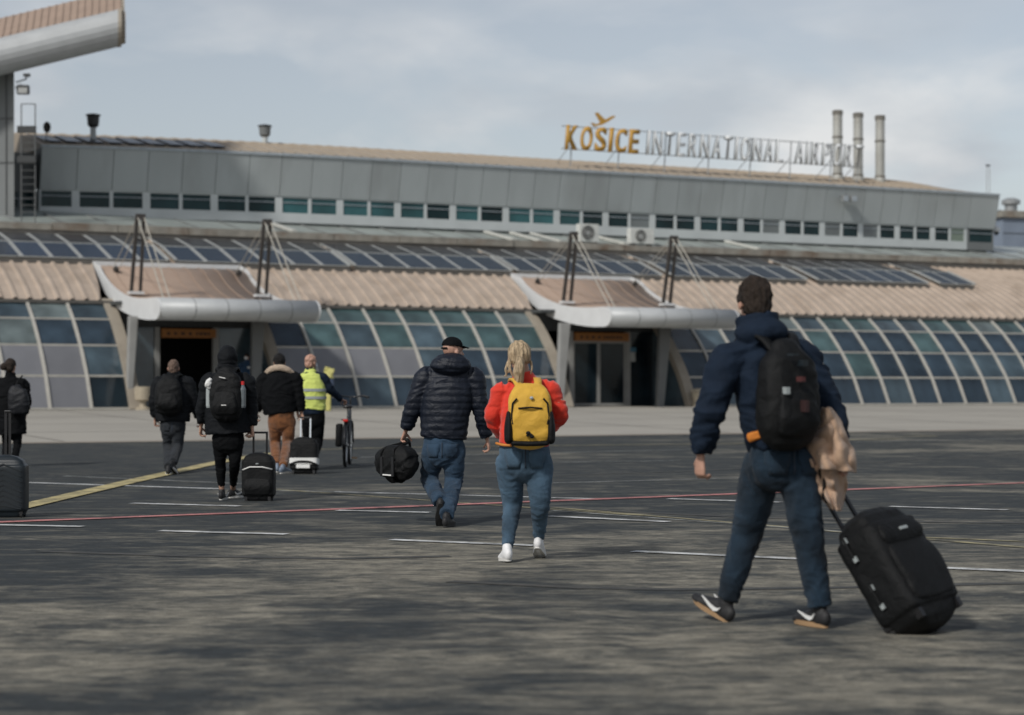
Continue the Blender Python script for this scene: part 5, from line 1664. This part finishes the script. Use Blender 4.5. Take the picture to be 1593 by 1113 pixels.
def backpack(P, label, cx, cy, w, h, d, mat, base_dd, lean=0.0, sq=3.0, pocket=True, mat2=None, vox=0.010, seed=1, top=.27, rise=.075):
    """worn pack: centre pixel (cx, cy), sizes in metres; base_dd: offset of its centre from the wearer's depth"""
    c = P['W']((cx, cy, base_dd))
    f = P['f']
    hd = math.degrees(math.atan2(-f.x, f.y))
    o = thing_at('backpack', label, 'backpack', local_frame(c - Vector((0, 0, h/2)), hd))
    q = MB()
    limb(q, [(0, 0, .03), (0, -.005, h*.2), (0, -.01, h*.5), (0, 0, h*.8), (0, .02, h*.95)],
         [(w*.44, d*.42), (w*.5, d*.5), (w*.5, d*.5), (w*(.36 + top*.3), d*.44), (w*top, d*.30)], (1, 0, 0), 24, 5, sq=sq)
    bd = obj('pack_body', fuse(q, vox, 4, folds(.007, 7, 8, seed, .002), 'pack_body'), mat, o)
    if pocket:
        q = MB()
        limb(q, [(0, -d*.44, .05), (0, -d*.52, h*.25), (0, -d*.47, h*.50)], [(w*.34, d*.16), (w*.38, d*.20), (w*.32, d*.12)], (1, 0, 0), 20, 5, sq=3.2)
        obj('front_pocket', fuse(q, vox, 3, folds(.005, 8, 9, seed+1, .001), 'pocket'), mat, o)
    inv = o.matrix_world.inverted()
    Mw = Matrix.LocRotScale(o.location, o.rotation_euler, None).inverted()
    for a, sd in ((0, -1), (1, 1)):
        sh = P['arms'][a][0].lerp(P['neck'], .48) + P['org']
        top = Mw @ (sh + Vector((0, 0, rise)))
        mid = Mw @ (sh + f*0.13 + Vector((0, 0, -.06)))
        st = Vector((sd*w*.20, d*.05, h*.93))
        up = st.lerp(top, .55) + Vector((0, -.03, .03))
        pts = [st, up, top, mid]
        m_ = MB()
        A_ = crom([tuple(p) for p in pts], 6)
        for a_, b_ in zip(A_[:-1], A_[1:]): pass
        V = []
        for i_, p in enumerate(A_):
            p = Vector(p)
            for sx in (-.027, .027): V.append(p + Vector((sx, 0, 0)))
        m_.add(V, [(2*i_, 2*i_+1, 2*i_+3, 2*i_+2) for i_ in range(len(A_)-1)])
        so = m_.build('strap', mat2 or mat, o, smooth=True); md = so.modifiers.new('t', 'SOLIDIFY'); md.thickness = .018; md.offset = 0
    hm = MB(); hm.tube([(-.04, .02, h*.96), (-.035, .0, h*1.02), (.035, .0, h*1.02), (.04, .02, h*.96)], .010, 8)
    hm.build('grab_handle', mat2 or mat, o, smooth=True)
    return o
B1 = backpack(A1, 'large black backpack with small light badges on the man in the foreground', 1224, 612, .34, .50, .20, M['bag_black'], -.20, seed=3)
Mi = Matrix.LocRotScale(B1.location, B1.rotation_euler, None).inverted()
for (x, y, w_, h_, mt) in ((1222, 608, .024, .036, M['reflective']), (1246, 590, .022, .026, pm('red_patch', (.06, .015, .015), .7)), (1249, 565, .03, .03, M['shell_navy']), (1234, 552, .035, .012, M['shell_navy']), (1252, 632, .02, .06, pm('dull_red_tape', (.025, .008, .008), .7))):
    p = Mi @ A1['W']((x, y, -.34))
    MB().box((p.x, p.y, p.z), (w_, .05, h_)).build('badge', mt, B1)

B2 = backpack(A2, 'yellow and black backpack on the woman in red', 824, 647, .315, .415, .16, M['bag_yellow'], -.215, pocket=False, seed=6, sq=4.2, top=.38, rise=.030)
hh = .425
for sd in (-1, 1):
    q = MB()
    limb(q, [(sd*.150, -.015, .035), (sd*.150, -.015, .13), (sd*.150, -.01, .225)], [(.034, .080), (.034, .084), (.018, .07)], (1, 0, 0), 14, 4)
    obj('side_pocket', fuse(q, .008, 2, None, 'side_pocket'), M['bag_black'], B2)
    MB().tube([(sd*.095, -.083, hh*.78), (sd*.125, -.075, hh*.70), (sd*.132, -.074, hh*.52), (sd*.125, -.080, hh*.35)], .007, 6).build('side_seam', M['bag_black'], B2)
q = MB(); limb(q, [(-.12, -.055, .012), (0, -.06, .008), (.12, -.055, .012)], [(.02, .035)]*3, (0, 0, 1), 10, 4)
obj('base_panel', fuse(q, .008, 2, None, 'base'), M['bag_black'], B2)
MB().tube([(-.085, -.090, hh*.615), (0, -.100, hh*.63), (.085, -.090, hh*.615)], .0065, 6).build('zip', M['bag_black'], B2)
for x, z, r_ in ((-.015, .085, .017), (.005, .072, .013), (.012, .060, .017), (-.02, .066, .010)):
    q = MB(); ball(q, (x, -.096, z), (r_, .012, r_*.8)); q.build('print', M['bag_black'], B2)
q = MB(); ball(q, (.01, -.086, hh*.79), (.014, .008, .012)); q.build('logo', M['reflective'], B2)

B4 = backpack(A4, 'black backpack with bottles in its side pockets on the hooded person', 352, 612, .36, .52, .20, M['bag_black'], -.23, seed=9)
for sd, nm, mt in ((-1, 'pale water bottle', M['reflective']), (1, 'clear bottle', pm('clear_bottle', (.12, .14, .15), .15, .2, 8))):
    bt = MB().lathe([(.030, 0), (.036, .02), (.036, .20), (.022, .235), (.018, .25)], 12, (sd*.185, -.02, .10)).build('bottle', mt, B4)
    MB().lathe([(.020, .25), (.020, .285), (.012, .29)], 12, (sd*.185, -.02, .10)).build('bottle_cap', M['white_print'] if sd < 0 else pm('red_cap', (.5, .02, .02), .5), bt)
MB().box((-.02, -.118, .43), (.07, .012, .010), Matrix.Rotation(R(12), 3, 'Y')).build('print', M['white_print'], B4)
MB().box((.0, -.148, .13), (.055, .012, .009)).build('print', M['white_print'], B4)
q = MB(); limb(q, [(-.17, -.05, .40), (-.19, -.06, .36), (-.18, -.05, .33)], [.03, .04, .03], (1, 0, 0), 10); obj('rolled_cloth', fuse(q, .008, 2, lambda p: .008*noise.noise(p*40), 'cloth'), M['white_print'], B4)

B5 = backpack(A5, 'slouching black backpack on the short-haired man at the left', 262, 614, .40, .50, .22, M['bag_black'], -.24, seed=12, vox=.012)
# shoulder bag of the woman at the left
sb = thing_at('shoulder_bag', 'soft black shoulder bag on the woman at the left edge', 'bag', local_frame(A8['W']((29, 636, -.22)), 0))
q = MB()
limb(q, [(0, 0, -.04), (0, -.01, .10), (-.02, 0, .30), (-.01, .01, .36)], [(.15, .06), (.17, .08), (.13, .07), (.05, .03)], (1, 0, 0), 18, 5, sq=3)
obj('bag_body', fuse(q, .012, 3, folds(.01, 6, 8, 40), 'bag'), cloth('dark_leather', (.014, .015, .018), rough=.5, sheen=0), sb)
MB().tube([(-.06, 0, .33), (-.02, .04, .44), (.03, .12, .52)], .012, 8).build('strap', M['bag_black'], sb)

def rounded(name, size, c, mat, parent, bev=0.03, seg=3):
    o = MB().box(c, size).build(name, mat, parent)
    m = o.modifiers.new('b', 'BEVEL'); m.width = bev; m.segments = seg; m.limit_method = 'NONE'
    o.data.shade_smooth()
    return o
def wheel(parent, c, r=.025, w=.022, axis='X'):
    m_ = MB()
    d = Vector((w/2, 0, 0)) if axis == 'X' else Vector((0, w/2, 0))
    n_ = 14; V = []
    for s_ in (-1, 1):
        for k in range(n_):
            a = 2*math.pi*k/n_
            V.append(Vector(c) + d*s_ + (Vector((0, math.cos(a)*r, math.sin(a)*r)) if axis == 'X' else Vector((math.cos(a)*r, 0, math.sin(a)*r))))
    m_.add(V, [tuple(range(n_)), tuple(range(2*n_-1, n_-1, -1))] + [(k, (k+1) % n_, n_+(k+1) % n_, n_+k) for k in range(n_)])
    return m_.build('wheel', M['rubber'], parent)
def suitcase(name, label, mat4, w, h, d, mat, handle_len, style, hmat=None, handle_w=.15):
    """local: x width, y depth (handle bars at +y = front side), z up; wheels on the ground at z = 0"""
    o = thing_at(name, label, 'suitcase', mat4)
    z0 = .045
    sh = MB()
    limb(sh, [(0, 0, z0 + .02), (0, 0, z0 + h*.08), (0, 0, z0 + h*.5), (0, 0, z0 + h*.92), (0, 0, z0 + h - .02)], [(w*.47, d*.44), (w*.5, d*.5), (w*.505, d*.5), (w*.5, d*.5), (w*.47, d*.43)], (1, 0, 0), 32, 5, sq=6.0)
    body = obj('case_body', fuse(sh, .009, 3, folds(.004, 6, 7, 51, .001) if style != 'hard' else None, 'case_body'), mat, o)
    hm_ = hmat or M['black_plastic']
    hb_ = MB()
    for s_ in (-1, 1): hb_.bar((s_*handle_w/2, d*.38, z0 + h*.9), (s_*handle_w/2, d*.38, z0 + h + handle_len), .022, .014, (0, 1, 0))
    hb_.build('handle_bars', hm_, o)
    MB().bar((-handle_w/2 - .012, d*.38, z0 + h + handle_len), (handle_w/2 + .012, d*.38, z0 + h + handle_len), .030, .024).build('grip', M['black_plastic'], o, bevel=.006)
    for sx in (-1, 1):
        for sy in ((-1, 1) if style == 'hard' else (1,)):
            wheel(o, (sx*(w/2 - .045), sy*(d/2 - .045), .026), .026)
            MB().box((sx*(w/2 - .045), sy*(d/2 - .045), .052), (.036, .05, .03)).build('wheel_housing', M['black_plastic'], o)
    if style != 'hard':
        for sx in (-1, 1): MB().box((sx*(w/2 - .05), -d/2 + .04, .025), (.03, .04, .05)).build('foot', M['black_plastic'], o)
    MB().tube([(-.06, -.0, z0 + h - .005), (-.05, 0, z0 + h + .022), (.05, 0, z0 + h + .022), (.06, 0, z0 + h - .005)], .011, 8).build('top_handle', M['black_plastic'], o, smooth=True)
    return o, body, z0
# the tilted case of the man in the foreground: the pull bars point up and left towards his hand
def basis(x, y, z):
    return Matrix((x, y, z)).transposed()
cb = gpt(1424, 986)
top_dir = (pix(1366, 812, 10.05) - (pix(1432, 975, 10.25))).normalized()
hand1 = A1['W']((1312, 730, .02))
cz = (Vector((-.42, .34, .80))).normalized()
cyv = Vector((-.66, .70, 0)); cyv = (cyv - cz*cyv.dot(cz)).normalized()
cxv = cyv.cross(cz)
m4 = Matrix.Translation(cb + Vector((0.0, 0.10, .028))) @ basis(cxv, cyv, cz).to_4x4() @ Matrix.Translation((0, -.10, -.03))
S1, S1b, z0 = suitcase('suitcase', 'big black soft suitcase tilted on its wheels behind the man in the foreground', m4, .43, .52, .29, M['bag_black'], .34, 'soft', handle_w=.16)
q = MB(); limb(q, [(0, -.132, .10), (0, -.145, .22), (0, -.143, .34), (0, -.132, .40)], [(.17, .025), (.185, .032), (.18, .030), (.16, .02)], (1, 0, 0), 24, 4, sq=4)
obj('front_pocket', fuse(q, .009, 3, folds(.005, 7, 8, 60), 'pocket'), M['bag_black'], S1)
q = MB(); limb(q, [(0, -.135, .42), (0, -.148, .46), (0, -.135, .52)], [(.165, .02), (.175, .024), (.155, .018)], (1, 0, 0), 24, 4, sq=4)
obj('front_pocket', fuse(q, .009, 3, folds(.004, 7, 8, 61), 'pocket'), M['bag_black'], S1)
for sx in (-1, 1):
    for z in (.22, .50):
        MB().tube([(sx*.205, .03, z - .07), (sx*.235, .03, z - .055), (sx*.235, .03, z + .055), (sx*.205, .03, z + .07)], .008, 6).build('side_strap', M['bag_black'], S1)
        MB().box((sx*.228, .03, z + .04), (.012, .022, .030)).build('buckle', M['reflective'], S1)
        MB().box((sx*.228, .03, z - .07), (.012, .022, .030)).build('buckle', M['reflective'], S1)
MB().box((.0, -.172, .47), (.06, .01, .016)).build('logo', M['reflective'], S1)

# the hooded person's case stands upright
S2, b2, z0 = suitcase('suitcase', 'black upright cabin suitcase with a white curved trim beside the hooded person', local_frame(gpt(401, 780) + Vector((0, .10, 0)), -3), .36, .42, .22, M['bag_black'], .29, 'soft', handle_w=.15)
MB().tube([(-.165, -.105, .345), (-.08, -.118, .378), (.06, -.118, .378), (.168, -.105, .352)], .008, 6).build('trim_band', M['white_print'], S2, smooth=True)
MB().tube([(-.08, -.118, .185), (.0, -.121, .192), (.09, -.118, .190)], .004, 6).build('zip', M['reflective'], S2)
q = MB(); limb(q, [(0, -.10, .08), (0, -.115, .16), (0, -.10, .24)], [(.14, .016), (.155, .022), (.14, .016)], (1, 0, 0), 20, 4, sq=4)
obj('front_pocket', fuse(q, .009, 3, None, 'pocket'), M['bag_black'], S2)
MB().box((0, -.112, .415), (.03, .02, .012)).build('logo', M['reflective'], S2)
# the trolley with the white band
S3, b3, z0 = suitcase('suitcase', 'black trolley bag with a white lower band and pale pull bars behind the rust trousers', local_frame(gpt(472, 738) + Vector((0, .1, 0)), -2, -6), .40, .42, .22, M['bag_black'], .36, 'soft', M['alu_bar'], .14)
q = MB(); limb(q, [(0, -.005, .135), (0, -.005, .225)], [(.209, .122), (.209, .122)], (1, 0, 0), 32, 4, sq=6, flat=(True, True), cap=False); q.build('white_band', M['white_print'], S3)
MB().box((0, -.125, .10), (.20, .02, .055)).build('reflective_patch', M['white_print'], S3, bevel=.008)
q = MB(); limb(q, [(-.19, -.11, .13), (-.08, -.128, .165), (.08, -.128, .165), (.19, -.11, .13)], [(.02, .012)]*4, (0, 0, 1), 10); obj('dark_arch', fuse(q, .008, 2, None, 'dark_arch'), M['bag_black'], S3)
# the hard shell at the left edge
S4, b4, z0 = suitcase('suitcase', 'blue-grey hard shell suitcase with slanted ribs cut by the left edge', local_frame(gpt(4, 806) + Vector((0, .12, 0)), 2), .42, .48, .24, M['shell_navy'], .50, 'hard', M['black_plastic'], .04)
for k in range(9):                   # slanted ribs pressed into the shell
    z = .10 + k * .05
    MB().bar((.0, -.1225, z + .02), (.175, -.1225, z - .05 if z > .13 else .085), .010, .010, (0, 1, 0)).build('shell_rib', M['shell_navy'], S4)
    MB().bar((-.175, -.1225, z - .05 if z > .13 else .085), (.0, -.1225, z + .02), .010, .010, (0, 1, 0)).build('shell_rib', M['shell_navy'], S4)
# its owner: just outside the frame, only the dark sleeve and hair come in
# duffel
h3 = A3['arms'][0][2] + A3['org']
du = thing_at('duffel_bag', 'black nylon duffel bag hanging from the hand of the man in the puffer jacket', 'bag', local_frame(A3['W']((617, 724, .04)), -40, 0, -0))
q = MB()
limb(q, [(-.125, 0, -.02), (-.095, 0, 0), (0, 0, .015), (.095, 0, 0), (.125, 0, -.02)], [(.10, .13), (.125, .17), (.125, .175), (.125, .17), (.10, .13)], (0, 1, 0), 26, 5, sq=3.0)
bd = obj('bag_body', fuse(q, .009, 3, folds(.012, 6, 7, 70, .003), 'duffel'), M['bag_black'], du)
Md = Matrix.LocRotScale(du.location, du.rotation_euler, None).inverted()
hp = Md @ (h3 + Vector((0, 0, -.095)))
for sy in (-1, 1):
    m_ = MB()
    m_.tube([tuple(p) for p in crom([(-.09, sy*.115, .05), (-.07, sy*.11, .15), (hp.x - .03, hp.y + sy*.012, hp.z - .03), (hp.x, hp.y + sy*.012, hp.z + .0), (hp.x + .03, hp.y + sy*.012, hp.z - .03), (.07, sy*.11, .15), (.09, sy*.115, .05)], 4)], .013, 8)
    m_.build('carry_strap', M['bag_black'], du, smooth=True)
    for sx in (-.07, .07): MB().bar((sx, sy*.127, -.10), (sx, sy*.128, .08), .03, .012, (0, 1, 0)).build('webbing', M['black_plastic'], du)
for sx in (-1, 1):
    q = MB(); limb(q, [(sx*.140, 0, -.05), (sx*.158, 0, -.02), (sx*.145, 0, .06)], [(.09, .02), (.10, .03), (.08, .02)], (0, 1, 0), 18, 4, sq=3)
    obj('end_pocket', fuse(q, .009, 3, folds(.006, 7, 7, 72), 'end_pocket'), M['bag_black'], du)
MB().bar((-.055, -.128, -.085), (.055, -.130, -.088), .010, .012).build('reflective_stripe', M['white_print'], du)

# beige coat over the arm of the man in the foreground
ct = thing_at('draped_coat', 'beige coat draped over the right arm of the man in the foreground', 'coat', Matrix.Translation(A1['W']((1292, 700, -.08))))
def drape(outL, outR, depth, seed, nu=26, nv=30, amp=.022, fq=4.5):
    rr_ = random.Random(seed)
    Lc = crom([[*(p)] for p in outL], 8); Rc = crom([[*(p)] for p in outR], 8)
    def at_(C, v):
        t = v*(len(C)-1); i_ = min(int(t), len(C)-2); return C[i_] + (C[i_+1]-C[i_])*(t-i_)
    V = []; org_ = ct.location
    for j in range(nv):
        v = j/(nv-1)
        a, b = at_(Lc, v), at_(Rc, v)
        for i_ in range(nu):
            u = i_/(nu-1)
            x, y = a + (b-a)*u
            ph = noise.noise(Vector((v*1.6, seed, 0)))*1.8
            dd = depth - .10*math.sin(math.pi*u) + amp*(0.3+v)*math.sin(u*2.2*2*math.pi + ph*2.5 + v*1.5) + .06*(1 - 2*abs(noise.noise(Vector((u*3.4 + v*1.6, v*3.0 - u*1.4, seed))))) + .008*noise.noise(Vector((u*7, v*6, seed)))
            V.append(pix(x, y, 10.54 + dd) - org_)
    m_ = MB().add(V, [(j*nu+i_, j*nu+i_+1, (j+1)*nu+i_+1, (j+1)*nu+i_) for j in range(nv-1) for i_ in range(nu-1)])
    return m_
for nm, oL, oR, dp, sd in (('upper_fold', [(1281, 634), (1272, 668), (1254, 694), (1262, 728)], [(1290, 634), (1314, 668), (1328, 704), (1331, 736)], -.08, 3),
                           ('lower_fold', [(1262, 705), (1256, 735), (1266, 765), (1292, 792)], [(1322, 705), (1318, 740), (1316, 770), (1310, 796)], -.04, 5),
                           ('lining', [(1256, 700), (1262, 740), (1270, 772), (1284, 780)], [(1300, 700), (1300, 740), (1296, 772), (1292, 782)], .0, 8)):
    oo = drape(oL, oR, dp, sd).build(nm, M['coat_beige'] if nm != 'lining' else M['bag_black'], ct, smooth=True)
    md = oo.modifiers.new('t', 'SOLIDIFY'); md.thickness = .012
    ms = oo.modifiers.new('s', 'SUBSURF'); ms.levels = ms.render_levels = 1

# ------------------------------------------------------------------ bicycle
bk = thing_at('bicycle', 'dark city bicycle with a pannier and red rear light held by the safety vest worker', 'bicycle', local_frame(gpt(537, 727) + Vector((0, 0, 0)), 1, 0, 1.5))
def ring_pts(c, r, n=32): return [(c[0], c[1] + r*math.cos(2*math.pi*k/n), c[2] + r*math.sin(2*math.pi*k/n)) for k in range(n)]
RW, FW_ = (0, 0, .345), (0, 1.08, .345)
paint = pm('dark_bike_paint', (.012, .013, .015), .35, .1)
for c in (RW, FW_):
    wh = MB().tube(ring_pts(c, .322), .027, 8, True).build('wheel', M['rubber'], bk, smooth=True)
    MB().tube(ring_pts(c, .300), .011, 6, True).build('rim', M['alu_bar'], wh, smooth=True)
    m_ = MB()
    for k in range(18):
        a = 2*math.pi*k/18
        m_.tube([(c[0] + (.025 if k % 2 else -.025), c[1], c[2]), (c[0], c[1] + .30*math.cos(a), c[2] + .30*math.sin(a))], .0016, 4)
    m_.build('spokes', M['alu_bar'], wh)
    m_ = MB(); m_.tube([(-.05, c[1], c[2]), (.05, c[1], c[2])], .02, 8); m_.build('hub', M['steel'], wh)
    m_ = MB(); pts = [(0, c[1] + .365*math.cos(R(a)), c[2] + .365*math.sin(R(a))) for a in range(20, 200, 12)]
    V = []
    for p in pts: V += [(-.032, p[1], p[2]), (.032, p[1], p[2])]
    m_.add(V, [(2*i, 2*i+1, 2*i+3, 2*i+2) for i in range(len(pts)-1)])
    m_.build('mudguard', paint, bk, smooth=True).modifiers.new('t', 'SOLIDIFY').thickness = .004
m_ = MB()
BBk, ST, HT, HB = (0, .46, .30), (0, .30, .80), (0, .86, .88), (0, .90, .72)
for a, b, r_ in ((BBk, ST, .017), (BBk, HB, .020), ((0, .36, .62), HT, .018), (HT, HB, .022)):
    m_.tube([a, b], r_, 10)
for s_ in (-1, 1):
    m_.tube([(s_*.055, 0, .345), (s_*.03, .40, .305)], .010, 8); m_.tube([(s_*.055, 0, .345), (s_*.02, .33, .70)], .009, 8)
    m_.tube([(s_*.05, 1.08, .345), (s_*.045, .96, .66), (s_*.01, .91, .73)], .012, 8)
m_.build('frame', paint, bk, smooth=True)
MB().tube([ST, (0, .28, .92)], .013, 8).build('seat_post', M['steel'], bk)
q = MB(); limb(q, [(0, .14, .945), (0, .20, .95), (0, .30, .94), (0, .42, .94)], [(.075, .03), (.085, .032), (.045, .025), (.022, .018)], (1, 0, 0), 14, 4)
obj('saddle', fuse(q, .008, 3, None, 'saddle'), M['black_plastic'], bk)
m_ = MB(); m_.tube([HT, (0, .85, 1.05), (0, .88, 1.09)], .014, 8); m_.build('stem', paint, bk)
m_ = MB(); m_.tube([tuple(p) for p in crom([(-.29, .76, 1.10), (-.20, .82, 1.12), (-.08, .89, 1.10), (.08, .89, 1.10), (.20, .82, 1.12), (.29, .76, 1.10)], 4)], .012, 8)
hbar = m_.build('handlebar', paint, bk, smooth=True)
for s_ in (-1, 1):
    MB().tube([(s_*.30, .75, 1.10), (s_*.20, .815, 1.12)], .018, 8).build('grip', M['black_plastic'], hbar)
    MB().tube([(s_*.22, .84, 1.11), (s_*.29, .83, 1.07)], .006, 6).build('brake_lever', M['steel'], hbar)
MB().span(-.07, .07, -.20, .30, .735, .75).build('rack', M['steel_dark'], bk)
rounded('pannier', (.10, .28, .36), (-.105, -.02, .50), M['bag_black'], bk, .03)
rounded('rear_light', (.075, .03, .04), (0, -.225, .735), pm('red_lens', (.55, .015, .01), .3), bk, .008)
m_ = MB(); m_.tube([(-.06, .46, .30), (.06, .46, .30)], .015, 8); m_.tube([(.06, .46, .30), (.065, .40, .14)], .009, 6); m_.tube([(-.06, .46, .30), (-.065, .52, .46)], .009, 6)
m_.build('crank', M['steel'], bk)
m_ = MB(); m_.box((.115, .40, .135), (.09, .08, .022)); m_.build('pedal', M['sole_gum'], bk)
m_ = MB(); m_.box((-.115, .52, .465), (.09, .08, .022)); m_.build('pedal', M['rubber'], bk)

q = MB()
q.box((0.08, 0, 1.36), (.34, .12, .34), Matrix.Rotation(R(14), 3, 'Y'))
limb(q, [(-.16, 0, 1.15), (.02, 0, 1.22), (.2, 0, 1.18)], [(.08, .06), (.12, .08), (.07, .05)], (0, 1, 0), 12)
obj('sack', fuse(q, .02, 4, folds(.03, 5, 6, 90, .01), 'sack'), M['yellow'], yb)
